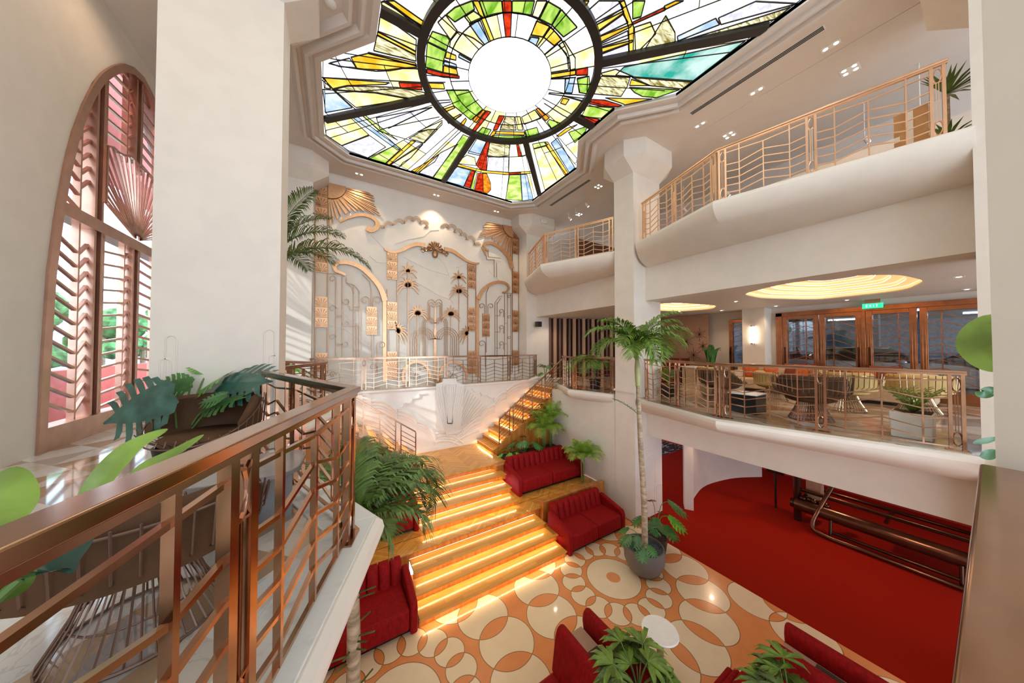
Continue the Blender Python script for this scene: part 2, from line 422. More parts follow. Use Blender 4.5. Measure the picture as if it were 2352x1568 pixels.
sbox('floor_balcony_link', marble, -3.5, -.70, 5.45, 6.33, -.20, -.001)
sbox('floor_near_balcony_right', marble, 7.64, 17.2, -3.5, .10, -.20, -.001)
# white marble kerb along the near left balcony
def offset_x(p, d): return [(x+d, y) for x, y in p]
mb = MB()
for i in range(2):
    a, b = LN[i], LN[i+1]
    mb.plate([(a[0]-.42, a[1]), (b[0]-.42, b[1]), (b[0]-.03, b[1]), (a[0]-.03, a[1])], 0, .02)
struct(mb.build('trim_1', kerb_m, bevel=.004))
# bulging plaster fascias under the balcony edges
def fascia(name, path, back, ztop, zbot, m=plaster, side=1, top=True, endcap=True):
    prof = [(.10, ztop-.0), (.02, ztop), (-.03, ztop-.03), (-.045, ztop-.09)]
    h = ztop-.09-zbot
    for k in range(1, 15):
        a = PI/2*k/14
        prof.append(((1-math.cos(a))*1.0, ztop-.09-h*math.sin(a)))
    mb = MB(); n = len(prof)
    for (x, y) in path:
        for j, (a, z) in enumerate(prof):
            if j < 4: xx = x + a*side
            else: xx = x - .045*side + (back-(x-.045*side))*a
            mb.v.append((xx, y, z))
        mb.v.append((back, y, ztop))
    N = n+1
    for i in range(len(path)-1):
        for j in range(N):
            k = (j+1) % N
            mb.f.append((i*N+j, i*N+k, (i+1)*N+k, (i+1)*N+j)); mb.m.append(0)
    mb.f.append(tuple(range(N))[::-1]); mb.m.append(0); mb.f.append(tuple((len(path)-1)*N+k for k in range(N))); mb.m.append(0)
    o = struct(mb.build(name, m, smooth=True, ang=17)); return o
fascia('trim_2', RN, BX, -.005, -.47)
fascia('trim_3', RF, BX if False else 7.98, -.005, -.42)
fascia('trim_4', UN, BX, UP, 3.94)
fascia('trim_5', UF, BX, UP, 3.94)
fascia('trim_6', LN, -1.3, -.005, -.47, side=-1)
fascia('trim_7', LF, -1.9, -.005, -.42, side=-1)
# beams
sbox('wall_beam_lower', plaster, BX, BX+.35, .10, 5.54, -1.16, -.2)
sbox('wall_beam_upper', plaster, BX, BX+.35, -3, 5.54, 2.92, UP-.3)
sbox('wall_beam_upper_far', plaster, BX, BX+.35, 6.25, 11.2, 2.92, UP-.3)
sbox('wall_beam_left', plaster, -2.4, -1.3, -3, 11, -1.16, -.2)
# wall beside the seating steps (under the far balcony)
sbox('wall_right_steps', plaster, 7.62, 7.95, 6.25, 9.39, G, -.21)
sbox('wall_left_steps', plaster, -1.7, -1.5, -3.5, 9.42, G, -.21)
# upper floor and ceilings
sbox('floor_upper', ceil_m, BX+.0, 14.2, -3.5, 14, UP-.35, UP-.02)
sbox('ceiling_under_upper', ceil_m, BX+.35, 17, -3.5, 5.0, 2.925, UP-.35)
struct(MB().bx(BX+.35, 17, 5.0, 14, 2.925, 2.95).build('ceiling_lounge_far', ceil_m))
sbox('ceiling_lower_right', ceil_m, BX+.35, 16, -3.5, 14, -1.17, -.21)
bpy.data.objects.remove(bpy.data.objects['ceiling_under_upper'])
# lounge ceiling with two stepped oval light coves
COVE = [(8.62, 2.44), (9.38, 3.53), (10.7, 3.55), (12.49, 2.75), (12.35, 1.16), (10.9, .75), (9.5, .95), (8.75, 1.5)]
COVE2 = [(8.9, 6.3), (10.2, 7.0), (11.9, 6.6), (12.2, 5.5), (11.2, 4.9), (9.3, 5.3)]
def ring_fill(outer, holes, z, name, m, thick=.03):
    bm = bmesh.new(); es = []
    for loop in [outer] + holes:
        vs = [bm.verts.new((x, y, z)) for x, y in loop]
        es += [bm.edges.new((vs[i], vs[(i+1) % len(vs)])) for i in range(len(vs))]
    bmesh.ops.triangle_fill(bm, use_beauty=True, use_dissolve=False, edges=es)
    r = bmesh.ops.extrude_face_region(bm, geom=bm.faces[:])
    for v in [g for g in r['geom'] if isinstance(g, bmesh.types.BMVert)]: v.co.z += thick
    bmesh.ops.recalc_face_normals(bm, faces=bm.faces)
    me = bpy.data.meshes.new(name); bm.to_mesh(me); bm.free(); me.materials.append(m)
    o = bpy.data.objects.new(name, me); col.objects.link(o); return struct(o)
def scaled(p, s):
    cx = sum(a for a, b in p)/len(p); cy = sum(b for a, b in p)/len(p)
    return [(cx+(a-cx)*s, cy+(b-cy)*s) for a, b in p]
def roundp(p, n=5):
    q = []
    for i in range(len(p)):
        a, b, c = Vector(p[i-1]), Vector(p[i]), Vector(p[(i+1) % len(p)])
        s = b + (a-b)*.3; e = b + (c-b)*.3
        for k in range(n+1):
            t = k/n; v = s*(1-t)**2 + b*2*t*(1-t) + e*t*t; q.append((v.x, v.y))
    return q
COVE = roundp(COVE); COVE2 = roundp(COVE2)
bpy.data.objects.remove(bpy.data.objects['ceiling_lounge_far'])
ring_fill([(BX+.35, -3.5), (17, -3.5), (17, 14), (BX+.35, 14)], [COVE, COVE2], 2.925, 'ceiling_lounge', ceil_m)
for ci, cv in enumerate((COVE, COVE2)):
    t = thing('ceiling_light_cove', ['large stepped oval light cove over the lounge sofas', 'smaller stepped oval light cove over the reception desk'][ci], 'ceiling light', (cv[0][0], cv[0][1], 2.94), group=None)
    for k in range(4):
        s0, s1 = 1-.16*k, 1-.16*(k+1)
        a, b = scaled(cv, s0), scaled(cv, s1*.985+.015 if k < 3 else s1)
        z0 = 2.95+.075*k
        mb = MB(); n = len(a)
        mb.add([(x, y, z0) for x, y in a]+[(x, y, z0+.07) for x, y in a], [(i, (i+1) % n, n+(i+1) % n, n+i) for i in range(n)])
        mb.add([(x, y, z0+.072) for x, y in a]+[(x, y, z0+.072) for x, y in b], [(i, (i+1) % n, n+(i+1) % n, n+i) for i in range(n)])
        mb.build('cove_step', coffm, t, off=t.location)
    mb = MB(); mb.plate(scaled(cv, .36), 2.95+.3, 3.29); mb.build('cove_center', ceil_m, t, off=t.location)
# main ceiling with the skylight opening
SKC = (3.36, 5.60)
def symx(p): return [(2*SKC[0]-x, y) for x, y in p]
q = [(7.0, 1.3), (7.0, 3.9), (6.07, 4.95), (6.07, 6.25), (7.0, 7.3), (7.0, 9.9), (6.35, 10.45)]
SK = q + [(2*SKC[0]-x, y) for x, y in q[::-1]] + [(2*SKC[0]-6.35, .75), (6.35, .75)]
ring_fill([(-3.5, -12), (14.2, -12), (14.2, 14), (-3.5, 14)], [SK], CEIL, 'ceiling', ceil_m, .12)
def grow(p, d):
    n = len(p); out = []
    for i in range(n):
        a, b, c = Vector(p[i-1]), Vector(p[i]), Vector(p[(i+1) % n])
        e1 = (b-a).normalized(); e2 = (c-b).normalized(); n1 = Vector((e1.y, -e1.x)); n2 = Vector((e2.y, -e2.x))
        m = (n1+n2); m = m/max(m.dot(n1), .3) if m.length > 1e-6 else n1
        v = b + m*d; out.append((v.x, v.y))
    return out
for k, (d0, d1, zz) in enumerate(((.16, .0, .0), (.36, .22, .045), (.58, .42, .045))):
    a, b = grow(SK, d0), grow(SK, d1); n = len(a)
    if k == 0: prof = [(0.0, CEIL+.11), (0.0, CEIL-.035), (.11, CEIL-.035), (.16, CEIL+.01)]
    else: prof = [(d1, CEIL+.01), (d1+.0, CEIL-.10), (d1+.06, CEIL-.10), (d0, CEIL+.01)]
    rings = [[(x, y, z) for x, y in grow(SK, d)] for d, z in prof]
    mb = MB(); 
    for r_ in rings: mb.v += r_
    for j in range(len(rings)-1):
        for i in range(n):
            l = (i+1) % n; mb.f.append((j*n+i, j*n+l, (j+1)*n+l, (j+1)*n+i)); mb.m.append(0)
    struct(mb.build('trim_%d' % (8+k), ceil_m))
# main walls
sbox('wall_mural', plaster, -3.5, 9.0, 11.9, 12.1, -.2, CEIL)
sbox('wall_far_lounge', plaster, 9.0, 14.2, 13.9, 14.1, -.2, 2.93)
sbox('wall_upper_back', ceil_m, 12.6, 12.8, -3.5, 14, UP-.02, CEIL)
sbox('wall_upper_far', ceil_m, 8.9, 12.6, 13.2, 13.4, UP-.02, CEIL)
sbox('wall_landing', relief_m, -3.5, 9.6, 10.93, 11.08, G, .02)
sbox('baseboard_landing', relief_m, 1.2, 5.1, 10.90, 10.93, TOP, TOP+.12)
# left wall with the arched opening
YC, HW, WH = 9.25, 2.35, 7.21
_AT = [(0, 2.35), (1.48, 2.31), (2.59, 2.26), (3.51, 2.15), (4.3, 2.01), (4.83, 1.88), (5.45, 1.67), (5.93, 1.46), (6.29, 1.25), (6.65, .96), (6.94, .66), (7.12, .36), (7.21, 0)]
def arch_half(z):                                  # half width of the arch at height z (parabolic, steep flanks)
    for (a, b), (c, d) in zip(_AT, _AT[1:]):
        if z <= c: return b+(d-b)*(z-a)/(c-a)
    return 0.0
ARCH = [(YC-arch_half(min(WH, WH*math.sin(PI/2*i/26))), WH*math.sin(PI/2*i/26)) for i in range(26)] + [(YC, WH)]
ARCH = ARCH + [(2*YC-y, z) for y, z in ARCH[::-1][1:]]
def wall_with_hole(name, x0, x1, outer, hole, m):
    bm = bmesh.new()
    loop = [outer[0]] + hole + outer[1:]
    vs = [bm.verts.new((x0, y, z)) for y, z in loop]
    es = [bm.edges.new((vs[i], vs[(i+1) % len(vs)])) for i in range(len(vs))]
    bmesh.ops.triangle_fill(bm, use_beauty=True, use_dissolve=False, edges=es)
    r = bmesh.ops.extrude_face_region(bm, geom=bm.faces[:])
    for v in [g for g in r['geom'] if isinstance(g, bmesh.types.BMVert)]: v.co.x = x1
    bmesh.ops.recalc_face_normals(bm, faces=bm.faces)
    me = bpy.data.meshes.new(name); bm.to_mesh(me); bm.free(); me.materials.append(m)
    o = bpy.data.objects.new(name, me); col.objects.link(o); return struct(o)
wall_with_hole('wall_left', -3.5, -3.85, [(-12, 0), (12.1, 0), (12.1, CEIL), (-12, CEIL)], ARCH, plaster)
sbox('wall_near_right', plaster, 12.6, 12.8, -12, -3.5, G, CEIL)
# lounge back wall: solid above and between the doors
for (y0, y1, z0, z1) in ((-3.5, 4.16, 2.72, 2.93), (4.16, 4.93, 0, 2.93), (5.68, 14, 0, 2.93), (4.93, 5.68, 2.62, 2.93), (-3.5, .0, 0, 2.72)):
    sbox('wall_lounge', ceil_m, 13.9, 14.15, y0, y1, z0, z1)
sbox('wall_pillar_sconce', plaster, 13.25, 13.9, 4.30, 4.98, 0, 2.925)
# structural pillars with faceted flaring capitals
def pillar(name, x0, x1, y0, y1, z0, zs=6.74, zt=CEIL+.005, fl=.42, zm=7.08, cham=.36):
    mb = MB()
    sq = [(x0, y0), (x1, y0), (x1, y1), (x0, y1)]
    mb.add([(x, y, z0) for x, y in sq]+[(x, y, zs) for x, y in sq], [(3, 2, 1, 0)]+[(i, (i+1) % 4, 4+(i+1) % 4, 4+i) for i in range(4)])
    a, b, c, d = x0-fl, x1+fl, y0-fl, y1+fl
    oc = [(x0, c), (x1, c), (b, y0), (b, y1), (x1, d), (x0, d), (a, y1), (a, y0)]
    o = len(mb.v)
    mb.v += [(x, y, zm) for x, y in oc] + [(x, y, zt) for x, y in oc] + [(x, y, zs) for x, y in sq]
    F = [(0, 1, 17, 16), (1, 2, 17), (2, 3, 18, 17), (3, 4, 18), (4, 5, 19, 18), (5, 6, 19), (6, 7, 16, 19), (7, 0, 16)]
    for f in F: mb.f.append(tuple(o+i for i in f)); mb.m.append(0)
    for i in range(8): mb.f.append((o+i, o+(i+1) % 8, o+8+(i+1) % 8, o+8+i)); mb.m.append(0)
    return struct(mb.build(name, plaster))
pillar('wall_pillar_right', 7.60, 8.92, 5.54, 6.24, G)
pillar('wall_pillar_far_right', 7.60, 8.9, 11.2, 11.95, -.2)
pillar('wall_pillar_left', -1.98, -.69, 5.54, 6.25, G)
pillar('wall_pillar_far_left', -1.98, -.60, 11.2, 11.95, -.2)
pillar('wall_pillar_near_right', 7.60, 8.9, -.55, .12, G)
sbox('wall_pillar_near', plaster, 1.66, 2.5, -1.0, .005, 0, CEIL)
# thin arched trim lines on the pillars
def arch_trim(name, T, w, h, m=plaster, r=.012):
    pts = [T(-w/2, 0)] + [T(-w/2, h)] + [T(w/2*math.cos(PI-PI*k/10), h+w/2*math.sin(PI-PI*k/10)) for k in range(11)] + [T(w/2, h), T(w/2, 0)]
    return struct(MB().tube(pts, r, 6).build(name, m))
n_ = 11
for (cx, w_, h_) in ((-1.79, .10, 1.35), (-1.84, .10, 1.05), (-.80, .12, 1.45), (-.76, .07, 1.1)):
    arch_trim('trim_%d' % n_, lambda a, b, cx=cx: (cx+a, 5.54, b+.25), w_, h_, plaster); n_ += 1
for (cx, w_, h_) in ((8.3, .9, 1.6), (8.75, .5, .7)):
    arch_trim('trim_%d' % n_, lambda a, b, cx=cx: (cx+a, 5.54, b-3.5 if False else b-3.6), w_*.5, h_, plaster); n_ += 1
struct(MB().bx(7.56, 7.62, 5.50, 6.28, .14, .20).build('trim_%d' % n_, plaster)); n_ += 1
# curved partition on the red carpet
pts = smoothpts([(9.75, 5.02), (10.2, 5.30), (10.76, 5.48), (11.6, 5.66), (12.43, 5.65), (13.6, 5.40), (14.6, 4.9)], 6)
mb = MB(); n = len(pts)
for i, p in enumerate(pts):
    t = (pts[min(i+1, n-1)]-pts[max(i-1, 0)]).normalized(); nn = Vector((-t.y, t.x))
    for s in (0, .25):
        for z in (G, -1.18): mb.v.append((p.x+nn.x*s, p.y+nn.y*s, z))
for i in range(n-1):
    a, b = i*4, (i+1)*4
    for f in ((a, b, b+1, a+1), (a+2, a+3, b+3, b+2), (a+1, b+1, b+3, a+3), (a, a+2, b+2, b)): mb.f.append(f); mb.m.append(0)
mb.f.append((0, 1, 3, 2)); mb.m.append(0); mb.f.append(tuple((n-1)*4+k for k in (0, 2, 3, 1))); mb.m.append(0)
struct(mb.build('wall_curved', plaster, smooth=True))
sbox('wall_lower_box', plaster, 10.6, 11.6, 8.2, 8.9, G, -1.2)
# ---------------------------------------------------------------- the staircase
st = thing('wooden_staircase', 'broad golden oak staircase rising from the circle tiles to the landing', 'staircase', (3.17, 5.56, G))
halfw = {1: 1.77, 2: 1.85, 3: 1.70, 4: None, 5: 1.36, 6: 1.43, 7: 1.56, 8: 1.70}
ys = {1: 5.56, 2: 5.96, 3: 6.33, 4: 6.75, 5: 7.16, 6: 7.60, 7: 8.14, 8: 8.66, 9: 9.4}
CXS = 3.17
O = (3.17, 5.56, G)
for k in (1, 2, 3, 5, 6, 7):
    z = G+RIS*k; h = halfw[k]; y0, y1 = ys[k], ys[k+1]+.02
    mb = MB(); mb.bx(CXS-h, CXS+h, y0-.045, y1, z-.03, z)
    s_ = mb.build('tread', wood_x, st, off=O, bevel=.008)
    mb = MB(); mb.bx(CXS-h, CXS+h, y0+.02, y0+.06, z-RIS, z-.035); mb.build('riser', wood_z, st, off=O)
    mb = MB(); mb.bx(CXS-h, CXS+h, y0+.005, y0+.02, z-.045, z-.035); mb.build('light_strip', lampm if False else coffm, st, off=O)
for k in (4, 8):
    z = G+RIS*k; h = 1.70
    mb = MB(); mb.bx(CXS-h, CXS+h, ys[k]+.02, ys[k]+.06, z-RIS, z-.035); mb.build('riser', wood_z, st, off=O)
# middle landing (both wings) and top landing
mb = MB(); mb.bx(-1.49, 7.6, ys[4]-.03, 7.22, LAND-.035, LAND); mb.build('middle_landing', wood_c, st, off=O, bevel=.006)
MB().bx(-1.49, CXS-1.30, 7.20, 8.7, LAND-.035, LAND).build('side_landing', wood_c, st, off=O); MB().bx(CXS+1.30, 7.6, 7.20, 8.7, LAND-.035, LAND).build('side_landing', wood_c, st, off=O)
mb = MB(); mb.bx(CXS-1.95, CXS+1.85, ys[8]-.03, 10.92, TOP-.035, TOP); mb.build('top_landing', wood_c, st, off=O, bevel=.006)
# cheek panels beside the flights
for s in (-1, 1):
    X = lambda d: CXS+s*d
    mb = MB(); mb.bx(X(1.70), X(2.02), ys[4]+0.0, ys[4]+.10, G, LAND-.035) ; mb.bx(X(1.72), X(1.90), 6.0, 6.8, G, G+RIS*2); mb.build('cheek_panel', wood_z, st, off=O)
    mb = MB(); mb.bx(X(1.38), X(1.75), 8.45, 8.70, LAND, TOP); mb.build('cheek_panel', wood_z, st, off=O)
    mb = MB(); mb.bx(X(1.80), X(4.43), 8.62, 8.72, LAND, TOP+.02); mb.build('planter_front', wood_z, st, off=O)
    mb = MB(); mb.bx(X(1.85), X(4.43), 6.72, 6.80, G, LAND-.035); mb.build('cheek_panel', wood_z, st, off=O)
# LED strips: real lamps under each nosing
for k in range(1, 9):
    z = G+RIS*k; h = {4: 1.7, 8: 1.6}.get(k, halfw[k] or 1.6)
    area('step_lamp', (CXS, ys[k]-.022, z-.036), (R(-33), 0, 0), 2*h-.1, .012, 5.8 if k < 5 else 4.6, (1, .74, .38))
# planter soil behind the upper sofas
for s in (-1, 1):
    x0, x1 = (CXS+1.86, 7.6) if s > 0 else (-1.5, CXS-1.96)
    struct(MB().bx(x0, x1, 8.72, 10.90, LAND, TOP-.04).build('floor_planter_soil', soil))
# ================================================================ side flights up to the mezzanine
NR, RUN = 13, .258
def side_flight(sgn, label):
    x0 = 4.99 if sgn > 0 else 2.45
    t = thing('side_stair', label, 'staircase', (x0, 10.18, TOP)); O = (x0, 10.18, TOP)
    rz = (0-TOP)/NR
    for k in range(NR-1):
        z = TOP+rz*(k+1); xa = x0+sgn*RUN*k; xb = x0+sgn*(RUN*(k+1)+.02); y0 = 9.43 - (.0 if k > 1 else .0)
        mb = MB(); mb.bx(xa-sgn*.02, xb, 9.43, 10.92, z-.035, z); mb.build('tread', wood_x, t, off=O, bevel=.005)
        mb = MB(); mb.bx(xa, xa+sgn*.03, 9.43, 10.92, z-rz, z-.035); mb.build('riser', wood_z, t, off=O)
        mb = MB(); mb.bx(xa-sgn*.015, xa, 9.5, 10.9, z-.048, z-.036); mb.build('light_strip', coffm, t, off=O)
    L = RUN*NR
    mb = MB()
    prof = [(0, TOP-.1), (L-.1, TOP-.1), (L-.1, -.1), (0.0, TOP+.16)]
    mb.prism([(x0+sgn*a, z) for a, z in prof], lambda a, b, d: (a, d, b), 9.40, 9.45); mb.build('stringer', wood_z, t, off=O)
    for k in range(1, NR, 2):
        z = TOP+rz*k
        area('stair_lamp', (x0+sgn*(RUN*(k-1)-.02), 10.18, z-.05), (0, R(sgn*25), 0), .02, 1.3, 3.2, (1, .70, .36))
    return t
side_flight(1, 'lit golden oak side stair climbing right to the mezzanine')
side_flight(-1, 'golden oak side stair climbing left, mostly behind palm fronds')

# ================================================================ railings
def sweep_rect(path, w, h, z=0.0):
    """flat bar with mitred corners along a 3D polyline"""
    mb = MB(); P = [Vector(p) for p in path]; n = len(P)
    for i, p in enumerate(P):
        d1 = (P[i]-P[i-1]).normalized() if i > 0 else None; d2 = (P[i+1]-P[i]).normalized() if i < n-1 else None
        d = (d1+d2).normalized() if d1 is not None and d2 is not None else (d1 if d1 is not None else d2)
        dh = Vector((d.x, d.y, 0)).normalized(); s = Vector((dh.y, -dh.x, 0))
        e = d1 if d1 is not None else d2; eh = Vector((e.x, e.y, 0)).normalized(); se = Vector((eh.y, -eh.x, 0))
        s = s/max(.4, s.dot(se))
        for a, b in ((-.5, 0), (.5, 0), (.5, 1), (-.5, 1)): mb.v.append(tuple(p + s*(a*w) + Vector((0, 0, z+b*h))))
    for i in range(n-1):
        for k in range(4):
            l = (k+1) % 4; mb.f.append((i*4+k, i*4+l, i*4+4+l, i*4+4+k)); mb.m.append(0)
    mb.f.append((3, 2, 1, 0)); mb.m.append(0); mb.f.append(tuple((n-1)*4+k for k in range(4))); mb.m.append(0)
    return mb
def railing(label, path, H=1.16, mods=None, m=bronze, group=None, w=.075, name='balcony_railing', ends=True, fine=1.0, posts='both', toph=.035):
    """path of 3D base points; each leg divided into modules with a pair of oval posts at each joint"""
    O = Vector(path[0]); t = thing(name, label, 'railing', tuple(O), group=group)
    loc = lambda p: Vector(p)-O
    top = [Vector(p)+Vector((0, 0, H)) for p in path]
    sweep_rect(top, w, toph, -toph).build('handrail', m, t, off=O, bevel=.006)
    sweep_rect(top, w*.55, .03, -toph-.03).build('rail_cap', m, t, off=O)
    zt = H-toph-.03
    bw = .022*fine; pw = .034*fine
    def P(a, d, s, z): return a + d*s + Vector((0, 0, z))
    def ovalpost(a, d, hw=.055):
        mb = MB()
        for s in (-hw, hw): mb.bar(P(a, d, s, .0), P(a, d, s, zt), pw, pw, upv=(d.x, d.y, 0))
        for zc in (.17, zt-.14):
            pts = [a + d*(math.cos(g)*hw*.72) + Vector((0, 0, zc+math.sin(g)*.10)) for g in [2*PI*k/14 for k in range(14)]]
            mb.tube(pts, .008*fine, 5, closed=True)
        for s in (-.012, .012): mb.bar(P(a, d, s, .27), P(a, d, s, zt-.24), .008*fine, .012)
        for zc in (.27, zt-.24, .06): mb.bar(P(a, d, -hw, zc), P(a, d, hw, zc), .012, .012)
        mb.build('post', m, t, off=O)
        c = a-O
        MB().box((c.x, c.y, c.z+.006), (.2, .10, .012), rz=math.atan2(d.y, d.x)).build('base_plate', m, t)
    for li in range(len(path)-1):
        A, B = Vector(path[li]), Vector(path[li+1]); L = (B-A).length; D = (B-A).normalized()
        nm = mods[li] if mods else max(1, round(L/1.35))
        off0 = .09; Lm = (L-2*off0)/nm
        dh = D
        for k in range(nm+1):
            if (k == 0 and li == 0 and posts == 'end'): continue
            ovalpost(A, D, .055) if False else None
            a = A + D*(off0+Lm*k); ovalpost(a, D)
        for k in range(nm):
            s0 = off0+Lm*k+.055; s1 = off0+Lm*(k+1)-.055; W = s1-s0
            st_ = [s0, s0+W*.19, s0+W*.50, s0+W*.81, s1]
            for j, s in enumerate(st_[1:4]):
                a = A + D*s; hh = zt if j != 1 else H*.84
                mb = MB(); mb.bar(a+Vector((0, 0, .05)), a+Vector((0, 0, hh)), bw*1.15, bw*.8, upv=(D.x, D.y, 0)); mb.build('baluster', m, t, off=O)
            mb = MB(); off = [.035, 0, .10, 0, .035]
            for row in range(5):
                z = .13+.148*row*H/1.16
                for j in range(4):
                    mb.bar(A+D*st_[j]+Vector((0, 0, z+off[j])), A+D*st_[j+1]+Vector((0, 0, z+off[j+1])), bw*.8, bw*.72)
            mb.bar(A+D*s0+Vector((0, 0, .875*H)), A+D*st_[2]+Vector((0, 0, .84*H)), bw*.8, bw*.72)
            mb.bar(A+D*st_[2]+Vector((0, 0, .84*H)), A+D*s1+Vector((0, 0, .875*H)), bw*.8, bw*.72)
            mb.bar(A+D*s0+Vector((0, 0, .05)), A+D*s1+Vector((0, 0, .05)), bw*.9, bw*.72)
            mb.build('chevron_bars', m, t, off=O)
    return t
def ins(p, d, z=0.0): return [(x+d, y, z) for x, y in p]
# near left balcony: the big one in front of the camera
railing('large bronze railing in the foreground with chevron bars, left of the atrium',
        [(-.72, .02+.16, .02), (.145, 2.70, .02), (-.86, 5.35, .02)], mods=[2, 2], fine=1.25, w=.095, toph=.045)
railing('bronze railing behind the left pillar, turning a corner over the atrium',
        [(-.84, 6.40, 0), (-.15, 8.12, 0), (-1.05, 9.36, 0)], mods=[1, 1], fine=1.15, w=.08)
railing('long thin bronze railing in front of the mural wall', [(-.62, 11.10, 0), (8.1, 11.10, 0)], mods=[6])
railing('bronze railing of the lounge balcony on the right', ins([(7.60, 5.36), (6.87, 3.05), (7.55, .22)], .22), mods=[2, 2], m=bronze, fine=1.05)
railing('short bronze railing with a black pot behind it, past the right pillar', ins([(7.62, 6.42), (7.22, 7.95), (7.80, 9.2)], .2), mods=[1, 1])
railing('pale copper railing on the top floor, right of the pillar', ins([(7.60, 5.36), (6.87, 3.05), (7.55, .3)], .16, UP), mods=[2, 2], m=gilt)
railing('pale copper railing on the top floor between the pillars', ins([(7.66, 6.42), (6.62, 8.75), (7.42, 10.95)], .14, UP), mods=[2, 2], m=gilt)
railing('broad polished handrail at the bottom right corner beside the grey pillar', [(-.60, -.028, 0), (1.625, -.028, 0)], mods=[2], w=.115, toph=.05, fine=1.2)
# stair railings
def stair_rail(label, sgn, m=bronze):
    x0 = 4.99 if sgn > 0 else 2.45
    A = Vector((x0+sgn*.22, 9.47, TOP+.20)); B = Vector((x0+sgn*RUN*NR-.0, 9.47, .02+.05)); O = A.copy()
    t = thing('stair_railing', label, 'railing', tuple(A)); H = .98
    top = [A+Vector((0, 0, H)), B+Vector((0, 0, H))]
    sweep_rect(top, .065, .045).build('handrail', m, t, off=O, bevel=.005)
    D = B-A
    ph = [0, .14, .19, .33, .47, .62, .67, .80, .93, 1.0]
    for i, s in enumerate(ph):
        a = A+D*s; mb = MB(); mb.bar(a-Vector((0, 0, .12)), a+Vector((0, 0, H)), .03, .03, upv=(1, 0, 0)); mb.build('baluster', m, t, off=O)
    mb = MB()
    for (a, b, up) in ((0, .14, 0), (.19, .33, 1), (.33, .47, -1), (.47, .62, 0), (.67, .80, 1), (.80, .93, -1)):
        for row in range(6):
            z = .1+.14*row
            za, zb = (z, z) if up == 0 else ((z, z+.13) if up > 0 else (z+.13, z))
            if up < 0: pass
            mb.bar(A+D*a+Vector((0, 0, za)), A+D*b+Vector((0, 0, zb)), .018, .018)
    mb.bar(A, B, .02, .02); mb.build('chevron_bars', m, t, off=O)
    return t
stair_rail('bronze stair railing of the right side stair, above the fan palm', 1)
stair_rail('bronze stair railing of the left side stair, seen past the corner post', -1)

# ================================================================ plaster relief on the landing wall
rl = thing('fan_relief', 'white plaster relief of a rayed fan between scalloped clouds on the landing wall', 'wall relief', (3.17, 10.93, TOP))
O = Vector((3.17, 10.93, TOP)); YR = 10.93
T = lambda a, b, d: (a, YR-d, b)
# wall coordinates from the traced drawing
def RW(x, y): p = on_y(600+x*.2976, 780+y*.2976, YR); return (p.x, p.z)
fan = [RW(*p) for p in ((1345, 705), (1362, 640), (1370, 480), (1330, 380), (1345, 340), (1390, 325), (1398, 300), (1500, 298), (1510, 322), (1550, 335), (1562, 350), (1555, 420), (1530, 560), (1535, 700), (1440, 690))]
MB().prism([RW(1345, 705), RW(1345, 340), RW(1395, 325), RW(1400, 300), RW(1500, 298), RW(1505, 325), RW(1562, 345), RW(1535, 700)], T, 0, .09).build('fan_body', relief_m, rl, off=O, bevel=.01)
mb = MB(); base = Vector(RW(1470, 730)); tops = []
for i in range(23):
    u = i/22; px = 1330+u*420
    py = 340+abs(px-1450)*.0 + (0 if px < 1560 else (px-1560)*.9)
    tops.append(Vector(RW(px, py if px >= 1345 else 390)))
for i, tp in enumerate(tops):
    b0 = base + Vector(((i-11)*.022, 0)); d = (tp-b0)
    mb.bar((b0.x, YR-.095, b0.y+.05), (b0.x+d.x*.97, YR-.095, b0.y+d.y*.95), .035, .022)
mb.build('fan_ribs', relief_m, rl, off=O)
mb = MB()
for w_ in (0, .10): 
    q_ = [RW(1395+w_*200, 340+w_*150), RW(1500-w_*200, 340+w_*150), RW(1465, 640), RW(1430, 640)]
    for i in range(4):
        a, b = q_[i], q_[(i+1) % 4]; mb.bar((a[0], YR-.11, a[1]), (b[0], YR-.11, b[1]), .04, .03)
mb.build('fan_keystone', relief_m, rl, off=O)
# thin radiating side rays
mb = MB()
for (x0_, y0_, x1_, y1_) in ((960, 420, 1150, 590), (1010, 415, 1230, 600), (1080, 405, 1300, 640), (1180, 470, 1330, 660), (1240, 420, 1345, 560), (1280, 400, 1350, 480), (1620, 380, 1560, 520), (1680, 400, 1560, 620), (1760, 400, 1600, 600), (1830, 360, 1700, 500), (1890, 340, 1760, 470)):
    a, b = RW(x0_, y0_), RW(x1_, y1_); mb.bar((a[0], YR-.012, a[1]), (b[0], YR-.02, b[1]), .05, .03)
for pl in ([(1000, 528), (1095, 525), (1110, 490), (1150, 488), (1165, 450), (1215, 448), (1220, 420), (1270, 415)], [(1625, 380), (1650, 402), (1690, 403), (1700, 428), (1740, 428), (1770, 448), (1830, 445)]):
    mb = MB()
    for i in range(len(pl)-1):
        a, b = RW(*pl[i]), RW(*pl[i+1]); mb.bar((a[0], YR-.03, a[1]), (b[0], YR-.03, b[1]), .06, .04)
    mb.build('stepped_line', relief_m, rl, off=O)
